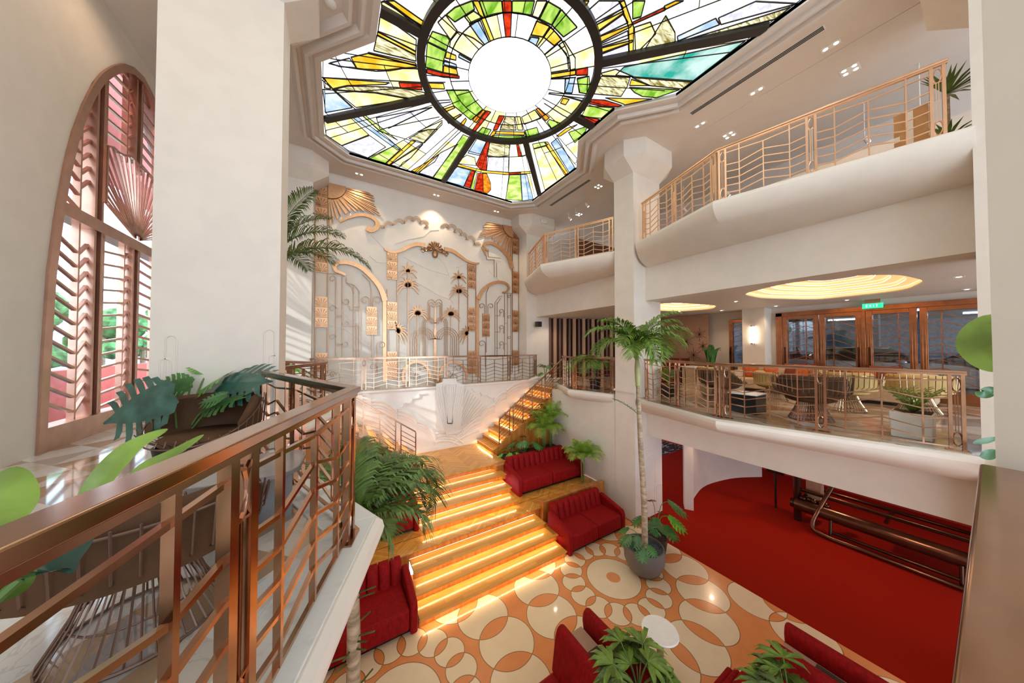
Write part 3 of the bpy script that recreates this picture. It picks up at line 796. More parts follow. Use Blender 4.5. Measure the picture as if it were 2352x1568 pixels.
# scallop bands: rows of arcs
def scallop(pairs, name, dpt=.0, r=.045):
    mb = MB()
    for (a, b, hgt) in pairs:
        a, b = Vector(RW(*a)), Vector(RW(*b)); m_ = (a+b)/2; nrm = Vector((-(b-a).y, (b-a).x)).normalized()
        if nrm.y < 0: nrm = -nrm
        c = m_ + nrm*hgt
        pts = []
        for k in range(11):
            t = k/10; p = a*(1-t)**2 + (c+nrm*hgt)*2*t*(1-t)*1.0 + b*t*t; pts.append((p.x, YR-dpt, p.y))
        mb.tube(pts, r, 6)
    return mb.build(name, relief_m, rl, off=O, smooth=True)
for dy, rr in ((0, .075), (28, .055), (52, .042)):
    L1 = [((780, 425+dy), (850, 470+dy), .07), ((850, 470+dy), (1040, 560+dy), .13), ((1050, 545+dy), (1200, 640+dy), .11), ((1200, 625+dy), (1345, 760+dy), .14)]
    scallop(L1, 'cloud_band', .0, rr)
    L2 = [((1345, 725+dy), (1500, 720+dy), .07), ((1560, 640+dy), (1560, 700+dy), .0), ((1545, 720+dy), (1700, 600+dy), .10), ((1695, 600+dy), (1800, 500+dy), .12), ((1800, 470+dy), (1890, 400+dy), .10), ((1890, 390+dy), (2060, 320+dy), .12), ((2060, 320+dy), (2230, 280+dy), .08)]
    scallop(L2, 'cloud_band', .0, rr)
scallop([((1345, 790), (1520, 810), .10), ((1350, 740), (1560, 800), .13), ((1480, 800), (1680, 700), .06), ((1180, 660), (1340, 800), .10), ((1500, 760), (1690, 640), .10)], 'cloud_band', .0, .055)
struct(MB().bx(-1.74, 8.0, 10.86, 10.94, -.035, .03).build('trim_%d' % n_, relief_m, bevel=.01)); n_ += 1
# ================================================================ stained glass skylight
SKZ = CEIL+.07
rg = random.Random(12)
def glass_col(name, c1, c2, s, sc_=2.5, stretch=(1, 1, 1), detail=4, dist=0):
    m = bpy.data.materials.new(name); m.use_nodes = True; nt = m.node_tree
    nt.nodes.remove(nt.nodes['Principled BSDF'])
    tc = nt.nodes.new('ShaderNodeTexCoord'); mp = nt.nodes.new('ShaderNodeMapping'); mp.inputs['Scale'].default_value = stretch
    nt.links.new(tc.outputs['Object'], mp.inputs[0])
    n = nt.nodes.new('ShaderNodeTexNoise'); n.inputs['Scale'].default_value = sc_; n.inputs['Detail'].default_value = detail; n.inputs['Distortion'].default_value = dist
    nt.links.new(mp.outputs[0], n.inputs['Vector'])
    rp = nt.nodes.new('ShaderNodeValToRGB'); rp.color_ramp.elements[0].position = .38; rp.color_ramp.elements[1].position = .62
    rp.color_ramp.elements[0].color = (*c1, 1); rp.color_ramp.elements[1].color = (*c2, 1)
    nt.links.new(n.outputs[0], rp.inputs[0])
    e = nt.nodes.new('ShaderNodeEmission'); e.inputs[1].default_value = s; nt.links.new(rp.outputs[0], e.inputs[0])
    nt.links.new(e.outputs[0], nt.nodes['Material Output'].inputs[0]); return m
GC = {
 'W': glass_col('opal_white_glass', (.72, .80, .90), (1, 1, .97), 1.75, 1.6, detail=6),
 'C': glass_col('cream_opal_glass', (.93, .88, .55), (1, 1, .95), 1.7, 1.4),
 'Q': glass_col('faint_lilac_glass', (.78, .76, .86), (1, 1, 1), 1.5, 5, detail=8, dist=1),
 'D': glass_col('sun_disc_glass', (1, .98, .84), (1, 1, .98), 2.4, .8),
 'V': glass_col('speckled_lilac_glass', (.62, .60, .70), (.93, .92, 1), 1.15, 7, detail=8, dist=1),
 'B': glass_col('pale_blue_glass', (.30, .50, .72), (.74, .83, .93), 1.1, 2.5),
 'P': glass_col('pale_yellow_glass', (.80, .70, .22), (1, .98, .72), 1.25, 2.6),
 'Y': glass_col('golden_yellow_glass', (.98, .48, .015), (1, .78, .12), 1.05, 3.5),
 'O': glass_col('amber_glass', (.72, .16, .01), (.95, .42, .03), 1.0, 6),
 'R': glass_col('ruby_glass', (.40, .015, .005), (.85, .06, .015), 1.0, 7, detail=6),
 'G': glass_col('leaf_green_glass', (.16, .42, .02), (.60, .84, .18), 1.05, 5, stretch=(1, .5, 1), dist=.8),
 'L': glass_col('lime_green_glass', (.33, .58, .05), (.80, .92, .35), 1.1, 3.2, dist=.6),
 'S': glass_col('streaky_olive_glass', (.20, .17, .03), (1, .93, .60), 1.2, 3.0, stretch=(.8, 4, 1), detail=8, dist=1.5),
 'T': glass_col('teal_hammered_glass', (.03, .42, .33), (.62, .86, .80), 1.0, 1.6, detail=8, dist=.4),
}
GK = list(GC)
PIECES = {2: """
Y 510,425 640,395 1000,490 1005,500 920,505 760,522 610,515 555,508
Y 640,388 996,468 998,488 640,396
Y 693,228 995,383 995,408 690,252
S 688,254 995,410 998,455 680,376
Y 775,0 835,0 1062,160 1045,200
P 720,0 765,0 1035,208 1030,235 722,45
P 712,90 1000,292 997,380 695,226
V 350,468 500,432 550,505 420,495
Y 275,578 800,616 770,630 480,638 375,662
P 270,585 358,662 275,660
S 375,668 480,643 700,645 860,652 1060,690 1070,715 970,738 700,690
R 870,615 1035,622 1045,672 880,655
P 388,674 690,694 950,740 548,803
B 277,668 376,672 520,805 283,848
P 290,902 500,872 645,1008 412,1100 290,1020
B 512,872 552,867 884,1113 858,1122
L 590,860 618,862 862,1050 720,972
V 412,1103 650,1013 772,1100 612,1195 458,1155
L 616,1195 830,1092 878,1120 750,1234
Y 756,1236 966,1050 996,1056 790,1240
S 945,1035 1022,990 1090,970 1160,968 1060,1070
P 1010,985 1195,900 1195,930 1160,965 1090,968
V 700,880 1120,800 820,945 730,970
P 800,1240 1050,1080 960,1180 860,1262
Y 940,1300 1060,1225 1172,1152 1140,1210 1000,1305
V 1006,1310 1182,1143 1312,1078 1112,1342
L 1116,1346 1352,1006 1405,1030 1190,1362
B 1387,1145 1455,1037 1525,1060 1477,1165
R 1527,1057 1550,1060 1532,1165 1526,1275 1482,1270 1448,1230 1477,1167
S 1552,1062 1705,1077 1695,1163 1620,1174 1534,1165
P 1335,1190 1380,1160 1440,1180 1450,1240 1320,1225
V 1540,1175 1695,1172 1690,1290 1528,1278
Y 1315,1227 1500,1275 1690,1291 1890,1281 1890,1296 1690,1308 1500,1293 1310,1243
R 1696,1293 1785,1290 1780,1308 1696,1308
B 1200,1365 1310,1245 1410,1270 1350,1408
R 1415,1277 1438,1280 1400,1425 1352,1410
L 1442,1285 1456,1290 1425,1436 1402,1430
R 1462,1296 1500,1298 1500,1455 1430,1440 1445,1380
O 1500,1298 1530,1300 1558,1370 1560,1420 1530,1465 1500,1457
L 1700,1310 1780,1308 1795,1510 1670,1502
B 1785,1308 1830,1305 1880,1500 1798,1512
R 1752,1082 1770,1083 1790,1165 1765,1170
L 1872,1077 1960,1062 1988,1082 1880,1112
P 1882,1116 1975,1092 2138,1330 1970,1438
Y 1961,1062 1986,1062 2150,1310 2122,1324
B 2012,1070 2060,1030 2200,1270 2152,1298
Y 2052,1018 2122,962 2210,930 2082,1018
G 2142,990 2285,942 2285,990 2190,1068
G 1225,105 1290,50 1420,0 1438,65 1290,160
L 1362,120 1430,77 1500,125 1400,168
Y 1422,0 1468,0 1600,338 1572,345 1482,120
G 1472,0 1640,0 1650,90 1512,128
B 1397,175 1480,147 1560,345 1537,358 1470,280
R 1645,0 1715,0 1715,90 1705,325 1677,325 1650,90
G 1720,0 1888,0 1862,110 1720,90
P 1905,0 1982,0 1920,133 1870,115
G 1987,5 2085,62 2015,183 1917,133
G 2090,67 2208,200 2105,273 2018,185
Y 1902,152 2003,192 1950,273 1862,258
Y 2010,197 2093,290 2035,338 1957,275
B 1862,272 1923,282 1880,378 1817,350
P 2072,330 2110,302 2193,430 2193,512 2152,522 2140,430
P 1942,425 2060,327 2128,400 2143,518 1990,543
Y 2007,552 2195,522 2195,558 2010,583
R 2200,520 2287,500 2287,558 2200,562
B 2122,582 2193,577 2170,695 2112,690
G 2207,582 2287,567 2280,700 2222,690
Y 2082,770 2102,732 2148,742 2120,783
O 1897,815 1920,807 2000,880 1972,903
G 2000,892 2078,920 2022,968 1982,912
B 1990,700 2265,735 2255,760 2100,715
G 1817,975 1905,952 1925,1010 1832,1033
Y 1602,982 1810,987 1813,1010 1592,1002
G 1572,1012 1820,1017 1830,1038 1700,1047 1562,1034
R 1527,827 1560,837 1430,998 1412,985
R 1622,864 1663,867 1605,973 1577,970
Y 1602,982 1577,977 1542,1028 1568,1032
G 1497,952 1563,970 1530,1023 1452,1000
S 1670,870 1735,872 1750,973 1627,973
P 1741,872 1780,872 1800,973 1762,973
G 1227,674 1393,674 1440,750 1498,815 1410,898 1280,788
O 1432,880 1500,820 1520,826 1450,918 1422,900
Y 1162,830 1280,792 1290,805 1187,850
Y 1232,907 1330,852 1340,862 1242,925
Y 1302,957 1370,882 1377,895 1342,965
Y 1092,617 1205,622 1213,664 1112,660
R 1077,512 1195,542 1323,567 1323,584 1200,575 1082,545
G 1122,230 1230,268 1250,298 1227,375 1085,308
G 1083,312 1223,382 1200,470 1198,538 1070,500
B 1212,447 1300,480 1305,508 1207,480
Y 1207,487 1303,515 1313,558 1202,540
Y 1227,382 1298,412 1298,448 1217,430
B 1322,402 1423,462 1418,475 1317,425
P 1257,300 1312,232 1430,282 1537,360 1430,458 1250,345
P 1162,162 1220,107 1308,225 1257,293
P 1790,875 1890,820 1935,885 1810,930""",
3: """
Y 410,28 432,0 500,0 460,73
V 472,92 575,0 720,0 758,58 522,180
Y 727,0 765,0 835,200 830,420 802,424 797,200
Y 532,192 760,77 755,95 555,238
Y 572,272 820,177 815,195 585,313
Y 587,357 825,297 825,310 590,393
V 557,245 755,102 793,165 575,268
V 582,327 790,225 795,285 587,350
V 592,402 795,325 798,422 600,463
G 827,0 920,0 890,120 827,138
R 827,162 1060,52 1073,70 827,180
Y 1062,42 1150,0 1210,0 1075,65
S 1075,112 1145,240 1147,340 1060,365 960,388 905,386
P 840,200 960,160 1000,250 850,400
B 1162,268 1450,132 1480,180 1167,303
V 1470,130 1750,5 2150,0 1490,180
S 1167,312 1500,212 2090,30 1975,122 1500,237
T 760,500 1735,292 1300,603 860,575 700,560
P 590,545 700,515 830,570 600,562
S 592,567 808,577 790,640 740,720 532,700
Y 817,590 958,638 803,638
S 822,577 1268,612 1200,663 962,640
G 803,650 1198,671 1100,743 900,720 840,690
Y 622,730 780,735 1098,757 830,798 740,770
R 522,742 620,747 758,790 768,808 600,795 502,775
L 482,792 738,820 600,888 442,870
R 432,862 588,897 545,932 417,885
Y 205,552 400,520 400,556 208,583
B 320,582 395,577 372,695 315,690
G 410,590 500,567 505,640 480,700 430,690"""}
sky = thing('stained_glass_skylight', 'huge backlit stained glass skylight with a white sun disc inside a dark ring', 'skylight', (SKC[0], SKC[1], SKZ))
O = Vector((SKC[0], SKC[1], SKZ))
MB().plate(SK, SKZ, SKZ+.02).build('opal_glass', GC['W'], sky, off=O)
mbs = MB(); lead = MB()
def leadbar(a, b, w=.02):
    lead.bar((a[0], a[1], SKZ-.016), (b[0], b[1], SKZ-.016), w, .014)
def inside(x, y, P=SK):
    c = False
    for i in range(len(P)):
        (x1, y1), (x2, y2) = P[i-1], P[i]
        if (y1 > y) != (y2 > y) and x < (x2-x1)*(y-y1)/(y2-y1)+x1: c = not c
    return c
def pull(p):                                     # keep the glass inside its frame
    v = Vector(p); c = Vector(SKC); 
    while not inside(v.x, v.y) and (v-c).length > .5: v = c+(v-c)*.985
    return (v.x, v.y)
for (r0, r1, ns) in ((.93, 1.36, 22), (1.36, 1.87, 26), (2.03, 2.75, 40), (2.75, 3.7, 40), (3.7, 4.9, 40), (4.9, 6.6, 40)):
    for k in range(ns):
        a0 = 2*PI*(k+.35*((k*7) % 3-1)*(r0 > 2))/ns; a1 = 2*PI*(k+1+.35*(((k+1)*7) % 3-1)*(r0 > 2))/ns
        if k == ns-1: a1 = 2*PI + 2*PI*(.35*(-1)*(r0 > 2))/ns
        pts = [(3.39+r_*math.cos(a), 5.67+r_*math.sin(a)) for r_, a in ((r0, a0), (r1, a0), (r1, (a0+a1)/2), (r1, a1), (r0, a1), (r0, (a0+a1)/2))]
        if sum(inside(*p) for p in pts) < 2: continue
        pts = [p if inside(*p) else pull(p) for p in pts]
        mbs.mi = GK.index(rg.choice('WCWQCP' if r0 < 4.5 else 'WCQ')); mbs.add([(x, y, SKZ-.001) for x, y in pts], [tuple(range(6))])
        leadbar(pts[0], pts[1], .014)
        if rg.random() < .35: leadbar(pts[1], pts[2], .014); leadbar(pts[2], pts[3], .014)
for cr, txt in PIECES.items():
    ox = 650 if cr == 2 else 1200
    for i, ln in enumerate(txt.strip().splitlines()):
        k, *pp = ln.split(); pts = []
        for s in pp:
            x, y = map(float, s.split(',')); p = on_z(ox+x*.30608, y*.30608, SKZ-.004); pts.append(pull((p.x, p.y)))
        mbs.mi = GK.index(k); zz = SKZ-.003-.0004*(i % 7)
        mbs.add([(x, y, zz) for x, y in pts], [tuple(range(len(pts)))])
        for j in range(len(pts)): leadbar(pts[j-1], pts[j])
mbs.build('coloured_glass', [GC[k] for k in GK], sky, off=O)
for ln in """270,575 1030,612 1220,612
340,470 420,490 560,512 700,530 800,525 900,508 1010,510
270,575 380,670 560,830 900,1130
790,960 1120,800
820,945 1175,872
700,975 960,1050 1050,1072
860,1265 900,1215 960,1180 1050,1072 1190,915
790,1240 1040,1075
990,1300 1340,975
600,865 720,975
1220,670 1395,670
1150,750 1255,745
1170,770 1260,760
1700,1080 1695,1310 1670,1505
1790,1165 1840,1155
1530,1170 1620,1176 1800,1170 1845,1150
1820,1080 1790,1010
1780,870 1810,975 1830,1040
1890,820 1960,900 2020,970
1600,340 1690,325 1700,325
2015,190 1880,380
2095,290 1935,425
2000,585 2200,575
1995,690 2270,710
1960,770 2100,860 2180,900
640,395 1000,485""".splitlines():
    pts = [on_z(650+float(a.split(',')[0])*.30608, float(a.split(',')[1])*.30608, SKZ) for a in ln.split()]
    for a, b in zip(pts, pts[1:]): leadbar(a[:2], b[:2])
DC = (3.39, 5.67)
for r_ in (.93,):
    for k in range(48): leadbar((DC[0]+r_*math.cos(2*PI*k/48), DC[1]+r_*math.sin(2*PI*k/48)), (DC[0]+r_*math.cos(2*PI*(k+1)/48), DC[1]+r_*math.sin(2*PI*(k+1)/48)), .03)
for k in range(60):
    r0 = 1.36
    a, b = 2*PI*k/60, 2*PI*(k+1)/60
    leadbar((DC[0]+r0*math.cos(a), DC[1]+r0*math.sin(a)), (DC[0]+r0*math.cos(b), DC[1]+r0*math.sin(b)))
lead.build('lead_lines', leadm, sky, off=O)
MB().lathe([(.001, 0), (.93, 0)], (DC[0], DC[1], SKZ-.0245), 48, cap=False).build('sun_disc', GC['D'], sky, off=O)
ring = MB(); ring.lathe([(1.87, SKZ), (1.87, SKZ-.10), (2.03, SKZ-.10), (2.03, SKZ)], (DC[0], DC[1], 0), 72, cap=False); ring.build('ring_frame', leadm, sky, off=O, smooth=True)
for k in range(8):
    a = R(45*k + (0.8 if k % 2 else 0)); d = Vector((math.cos(a), math.sin(a))); r_ = 2.0
    while inside(DC[0]+d.x*(r_+.03), DC[1]+d.y*(r_+.03)) and r_ < 7: r_ += .03
    MB().bar((DC[0]+d.x*1.99, DC[1]+d.y*1.99, SKZ-.045), (DC[0]+d.x*r_, DC[1]+d.y*r_, SKZ-.045), .17, .09).build('spoke', leadm, sky, off=O)

# ================================================================ metal mural on the far wall
MY = 11.9
mu = thing('art_deco_wall_sculpture', 'tall copper art deco relief of palms, arches, sunbursts and fountain on the far wall', 'wall sculpture', (3.5, MY, 0))
O = Vector((3.5, MY, 0))
def MW(x, y): p = on_y(650+x*.338, 370+y*.338, MY-.03); return (p.x, p.z)
def Tm(a, b, d): return (a, MY-d, b)
def panel(x0, x1, y0, y1):
    xm = (x0+x1)/2; a = MW(x0, y0)[0]+.01; b = MW(x1, y0)[0]-.01; z1 = MW(xm, y0)[1]-.008; z0 = MW(xm, y1)[1]+.008
    mb = MB(); mb.prism([(a, z0), (b, z0), (b, z1), (a, z1)], Tm, .0, .05)
    cx = (a+b)/2; W = (b-a)/2; H = z1-z0; mb2 = MB()
    for k in range(9):                            # raised fan rays
        g = R(12+156*k/8); rr = min(W/max(abs(math.cos(g)), .02), H*.86/max(math.sin(g), .02))*.93
        p0 = (cx+.12*W*math.cos(g), z0+.05*H+.12*W*math.sin(g)); p1 = (cx+rr*math.cos(g), z0+.05*H+rr*math.sin(g)*.95)
        n2 = Vector((-(p1[1]-p0[1]), p1[0]-p0[0])).normalized()*W*.085
        mb2.prism([(p0[0], p0[1]), (p1[0]+n2.x, p1[1]+n2.y), (p1[0]-n2.x, p1[1]-n2.y)], Tm, .05, .075)
    o = mb.build('scallop_tile', bronze_l, mu, off=O); mb2.build('fan_rays', bronze_d, o, off=O)
bronze_m = mat('warm_copper', (.58, .31, .16), .36, .85, var=.06, scale=9)
bronze_d = mat('antique_copper', (.40, .21, .11), .35, .85, var=.08, scale=9)
COLS = [(218, 303, [(170, 240), (240, 312), (312, 385), (620, 685), (685, 757), (918, 990), (990, 1060), (1060, 1128), (1300, 1368), (1368, 1435)]),
 (565, 640, [(988, 1053), (1053, 1117), (1117, 1180)]),
 (706, 776, [(620, 680), (680, 742), (742, 805), (955, 1017), (1017, 1079), (1079, 1142), (1292, 1354), (1354, 1417), (1417, 1478)]),
 (1255, 1310, [(700, 755), (755, 810), (810, 865), (993, 1048), (1048, 1102), (1102, 1157), (1287, 1340), (1340, 1393), (1393, 1447)]),
 (1353, 1405, [(1035, 1088), (1088, 1140), (1140, 1193)]),
 (1560, 1600, [(480, 530), (530, 580), (580, 632), (748, 798), (798, 848), (848, 900), (1013, 1062), (1062, 1112), (1112, 1162), (1283, 1335), (1335, 1388)])]
for x0, x1, rows in COLS:
    for y0, y1 in rows: panel(x0, x1, y0, y1)
def rods(lines, w=.016, name='rod', m=None, d=.035):
    for pl in lines:
        mb = MB(); pts = [MW(*p) for p in pl]
        for a, b in zip(pts, pts[1:]): mb.bar((a[0], MY-d, a[1]), (b[0], MY-d, b[1]), w, .02, upv=(0, 1, 0))
        mb.build(name, m or bronze_d, mu, off=O)
def V(x, y0, y1): return [(x, y0), (x, y1)]
rods([V(218, 385, 1440), V(303, 150, 1440), V(706, 870, 1480), V(776, 620, 1480), V(1255, 700, 1450), V(1310, 700, 1450), V(1558, 450, 1440), V(1602, 470, 1440)], .03, 'frame_post')
rods([V(692, 900, 1500), V(1322, 920, 1465)], .14, 'broad_post', bronze_l)
rods([V(1033, 1140, 1500)], .10, 'fountain_stem', bronze_l)
rods([V(1033, 985, 1140)], .05, 'fountain_stem', bronze_l)
def spiral(cx, cy, r, a0, turns=1.1, n=18, s=1):
    return [(cx+r*(1-.6*k/n)*math.cos(R(a0)+s*turns*2*PI*k/n), cy+r*(1-.6*k/n)*math.sin(R(a0)+s*turns*2*PI*k/n)) for k in range(n+1)]
def hook(x, ytop, yb, r, s=1): return [(x, yb), (x, ytop)] + spiral(x-s*r, ytop, r, 0 if s > 0 else 180, .95, 16, -s)
curls = [hook(360, 800, 1330, 24), hook(360, 1000, 1001, 24), hook(360, 1195, 1196, 24), hook(403, 780, 1330, -1) [:2], hook(518, 880, 1330, 3)[:2], hook(480, 840, 990, 4)[:2], hook(600, 870, 985, 3)[:2],
 hook(588, 945, 985, 30), hook(612, 945, 985, 30, -1), hook(640, 1250, 1420, 30, -1), hook(603, 1180, 1330, 3)[:2], hook(640, 1400, 1450, 26), hook(403, 950, 951, -26), hook(403, 1100, 1101, -26), hook(403, 1240, 1241, -24),
 hook(480, 990, 1330, 2)[:2], hook(500, 1100, 1330, 2)[:2], hook(445, 950, 990, 2)[:2], hook(360, 1450, 1451, 24),
 hook(1380, 900, 1035, 2)[:2], hook(1370, 985, 1035, 20), hook(1392, 985, 1035, 20, -1), hook(1380, 1193, 1300, 2)[:2], hook(1375, 1240, 1400, 24), hook(1440, 960, 1330, 2)[:2], hook(1455, 960, 1330, 2)[:2], hook(1505, 900, 1330, 2)[:2], hook(1525, 900, 1330, 2)[:2], hook(1548, 900, 1450, 2)[:2],
 hook(1500, 1020, 1060, 17), hook(1500, 1130, 1170, 17), hook(1500, 1240, 1280, 17), hook(1548, 920, 921, 12, 1), hook(1548, 1060, 1061, 12, 1), hook(1548, 1200, 1201, 12, 1)]
rods(curls, .018, 'curled_rod')
rods([[(430, 790), (430, 825), (480, 840), (510, 870), (518, 900)], [(430, 825), (470, 860), (480, 900)], [(305, 765), (425, 765)], [(540, 770), (590, 820), (600, 870)],
      [(455, 985), (455, 1010), (518, 1010)], [(445, 1120), (518, 1120)], [(360, 1050), (403, 1050)], [(360, 1060), (403, 1060)], [(360, 1240), (403, 1240)], [(360, 1250), (403, 1250)], [(480, 990), (518, 990)], [(480, 1285), (518, 1285)],
      [(1490, 897), (1560, 897)], [(1440, 1050), (1475, 1050), (1475, 1020)], [(1440, 1160), (1475, 1160), (1475, 1130)], [(1440, 1270), (1475, 1270), (1475, 1240)], [(1505, 1100), (1525, 1100)], [(1505, 1240), (1525, 1240)], [(1440, 960), (1470, 920), (1490, 915)], [(1455, 970), (1480, 930)],
      [(1380, 900), (1400, 850)], [(1435, 670), (1435, 790)], [(1450, 690), (1452, 790)], [(1380, 640), (1385, 670), (1435, 670)], [(1395, 600), (1395, 650), (1480, 660)]], .016, 'step_rod')
def band(ctrl, w0, w1, name, d0=.02, d1=.09, m=bronze_l, n=7):
    c = smoothpts([MW(*p) for p in ctrl], n); L = len(c); l, r = [], []
    for i, p in enumerate(c):
        t = (c[min(i+1, L-1)]-c[max(i-1, 0)]).normalized(); nn = Vector((-t.y, t.x)); u = i/(L-1)
        w = (w0+(w1-w0)*u)/2
        l.append(p+nn*w); r.append(p-nn*w)
    mb = MB(); o = 0
    for i in range(L):
        for q_, d in ((l[i], d0), (r[i], d0), (r[i], d1), (l[i], d1)): mb.v.append((q_.x, MY-d, q_.y))
    for i in range(L-1):
        for k in range(4):
            j = (k+1) % 4; mb.f.append((i*4+k, i*4+j, i*4+4+j, i*4+4+k)); mb.m.append(0)
    mb.f.append((0, 1, 2, 3)); mb.m.append(0); mb.f.append(tuple((L-1)*4+k for k in (3, 2, 1, 0))); mb.m.append(0)
    return mb.build(name, m, mu, off=O)
band([(425, 775), (395, 760), (360, 745), (350, 712), (385, 690), (450, 692), (530, 725), (610, 795), (665, 870), (692, 950)], .08, .19, 'left_arch')
band([(385, 415), (440, 388), (520, 368), (590, 378), (636, 412), (638, 450), (600, 470), (568, 455)], .06, .20, 'swirl_band')
band([(690, 600), (740, 620), (800, 610), (860, 580), (910, 566), (965, 575)], .06, .17, 'central_arch')
band([(1095, 598), (1150, 612), (1200, 645), (1250, 680), (1300, 697), (1330, 695)], .17, .06, 'central_arch')
band([(1490, 892), (1520, 885), (1533, 860), (1510, 830), (1460, 822), (1405, 838), (1355, 880), (1325, 940)], .06, .17, 'right_arch')
band([(1390, 610), (1362, 585), (1372, 560), (1420, 560), (1480, 595), (1530, 655), (1556, 730)], .08, .20, 'swirl_band')
band([(1375, 640), (1365, 610), (1350, 580)], .05, .10, 'swirl_band')
for (cx, s) in ((905, 1), (1155, 1)):
    pts = [(cx-92*math.cos(R(a)), 1462-100*math.sin(R(a))) for a in range(-25, 200, 18)]
    band(pts, .10, .10, 'medallion_ring')
    rods([spiral(cx-30, 1440, 28, 0), spiral(cx+35, 1410, 24, 180), spiral(cx+10, 1470, 30, 90)], .016, 'medallion_scroll')
def sunburst(cx, cy, r0, tips, sgn):
    c = Vector(MW(cx, cy)); disc = []
    n = len(tips)
    tipw = [Vector(MW(*t)) for t in tips]
    for i in range(n-1):
        a, b = tipw[i], tipw[i+1]; da, db = (a-c), (b-c)
        rr = .55
        p = [c+da.normalized()*rr, c+da*(.93 if i % 2 else 1), c+(da+db)/2*1.02, c+db*.93, c+db.normalized()*rr]
        MB().prism([tuple(q_) for q_ in (p[0], p[1], p[2], p[4])], Tm, .02, .06+.02*(i % 2)).build('sun_ray', bronze_l, mu, off=O)
    a0 = (tipw[0]-c).normalized(); a1 = (tipw[-1]-c).normalized(); g0 = math.atan2(a0.y, a0.x); g1 = math.atan2(a1.y, a1.x)
    if g1-g0 > PI: g1 -= 2*PI
    if g0-g1 > PI: g0 -= 2*PI
    MB().prism([tuple(c)]+[(c.x+.53*math.cos(g0+(g1-g0)*k/12), c.y+.53*math.sin(g0+(g1-g0)*k/12)) for k in range(13)], Tm, .02, .11).build('sun_disc', bronze_l, mu, off=O)
sunburst(308, 152, 90, [(575, 212), (600, 228), (618, 246), (612, 262), (622, 285), (608, 300), (640, 322), (625, 335), (668, 370), (630, 364), (600, 358), (560, 340), (535, 345), (520, 330), (500, 345), (470, 340), (440, 352), (405, 366), (380, 385), (350, 400), (330, 430), (305, 460)], 1)
sunburst(1556, 448, 60, [(1395, 415), (1372, 422), (1375, 436), (1352, 442), (1368, 458), (1362, 470), (1345, 482), (1352, 496), (1328, 512), (1362, 516), (1385, 528), (1410, 524), (1432, 540), (1450, 556), (1478, 582), (1500, 606), (1520, 640), (1540, 680), (1556, 720)], -1)
def mural_palm(cx, cy, r, yb=None, a0=-200, a1=20, n=11):
    mb = MB()
    for k in range(n):
        g = a0+(a1-a0)*k/(n-1)
        ex = cx+r*math.cos(R(g)); ey = cy+r*math.sin(R(g))*1.0
        drp = r*.35*abs(math.cos(R(g)))
        c = smoothpts([(cx, cy), ((cx+ex)/2, (cy+ey)/2-r*.10), (ex, ey+drp)], 4); W = [MW(*p) for p in c]
        for i in range(len(W)-1):
            t = Vector((W[i+1][0]-W[i][0], W[i+1][1]-W[i][1])); nn = Vector((-t.y, t.x)).normalized(); w0 = .05*(1-i/len(W)); w1 = .05*(1-(i+1)/len(W))
            a, b = Vector(W[i]), Vector(W[i+1])
            mb.prism([tuple(a+nn*w0), tuple(b+nn*w1), tuple(b-nn*w1), tuple(a-nn*w0)], Tm, .03, .05)
    if yb: 
        a, b = MW(cx, cy), MW(cx, yb); mb.bar((a[0], MY-.04, a[1]), (b[0], MY-.04, b[1]), .02, .02)
    mb.build('palm_tree', bronze_m, mu, off=O)
for a in ((848, 752, 68, 850, -200, 20, 7), (848, 852, 80, 1330), (915, 1042, 72, 1330), (1193, 795, 55, 890, -200, 20, 7), (1195, 892, 68, 1330), (1140, 1046, 66, 1330), (1033, 960, 0.1, 961)): 
    if a[2] > 1: mural_palm(*a)
mural_palm(776, 1160, 78, None, -100, 60, 8); mural_palm(1253, 1175, 66, None, -240, -80, 8)
def nest(cx, top, hw, yb, side):
    """one looping water jet: from the stem over and down"""
    pts = [(1033, top+hw*.9)]
    c = cx
    for k in range(11):
        a = PI*k/10; pts.append((c - side*hw*math.cos(a)*-1 if False else c + side*-hw*math.cos(a), top+hw-hw*math.sin(a)))
    pts.append((pts[-1][0], yb)); return pts
jets = []
for side in (-1, 1):
    for hw, top in ((80, 1130), (66, 1143), (52, 1158), (38, 1172)): jets.append(nest(1033+side*82, top, hw, 1330, side))
    for hw, top in ((40, 1060), (30, 1070), (20, 1082)): jets.append(nest(1033+side*44, top, hw, 1330, side))
    for hw, top in ((22, 940), (14, 960), (8, 980)): jets.append(nest(1033+side*26, top, hw, 1080, side))
rods(jets, .02, 'fountain_jet')
# triple cloud lines and faint mountain lines
for off in (0, 9, 18):
    for side, arcs_ in ((1, [(665, 460, 26), (715, 440, 34), (790, 430, 40), (860, 410, 38), (905, 410, 36), (960, 430, 32), (975, 455, 16)]), (-1, [(1100, 455, 32), (1145, 460, 34), (1190, 490, 32), (1225, 510, 26), (1275, 540, 34), (1320, 575, 26)])):
        pts = []
        for (cx, cy, r_) in arcs_:
            r2 = max(5, r_-off); pts += [(cx-r2*math.cos(R(a)), cy-r2*math.sin(R(a))) for a in range(10, 171, 32)]
        rods([pts], .016, 'cloud_line', bronze_l, .02)
rods([[(600, 500), (660, 560), (700, 600)], [(590, 640), (640, 685), (700, 690)], [(780, 780), (860, 800), (960, 850), (1060, 910), (1140, 940), (1160, 965)], [(820, 650), (900, 690), (1000, 740), (1080, 760), (1130, 775)], [(760, 560), (850, 530), (960, 510), (1000, 470), (1060, 465)],
      [(1000, 620), (1060, 660), (1100, 700), (1130, 770)], [(640, 900), (690, 850)], [(305, 950), (380, 1000), (460, 1080), (560, 1160)], [(780, 1290), (900, 1330)], [(1180, 720), (1240, 700)], [(310, 1110), (420, 1140), (560, 1250)], [(1400, 740), (1450, 790), (1540, 860)]], .02, 'contour_line', plaster, .008)
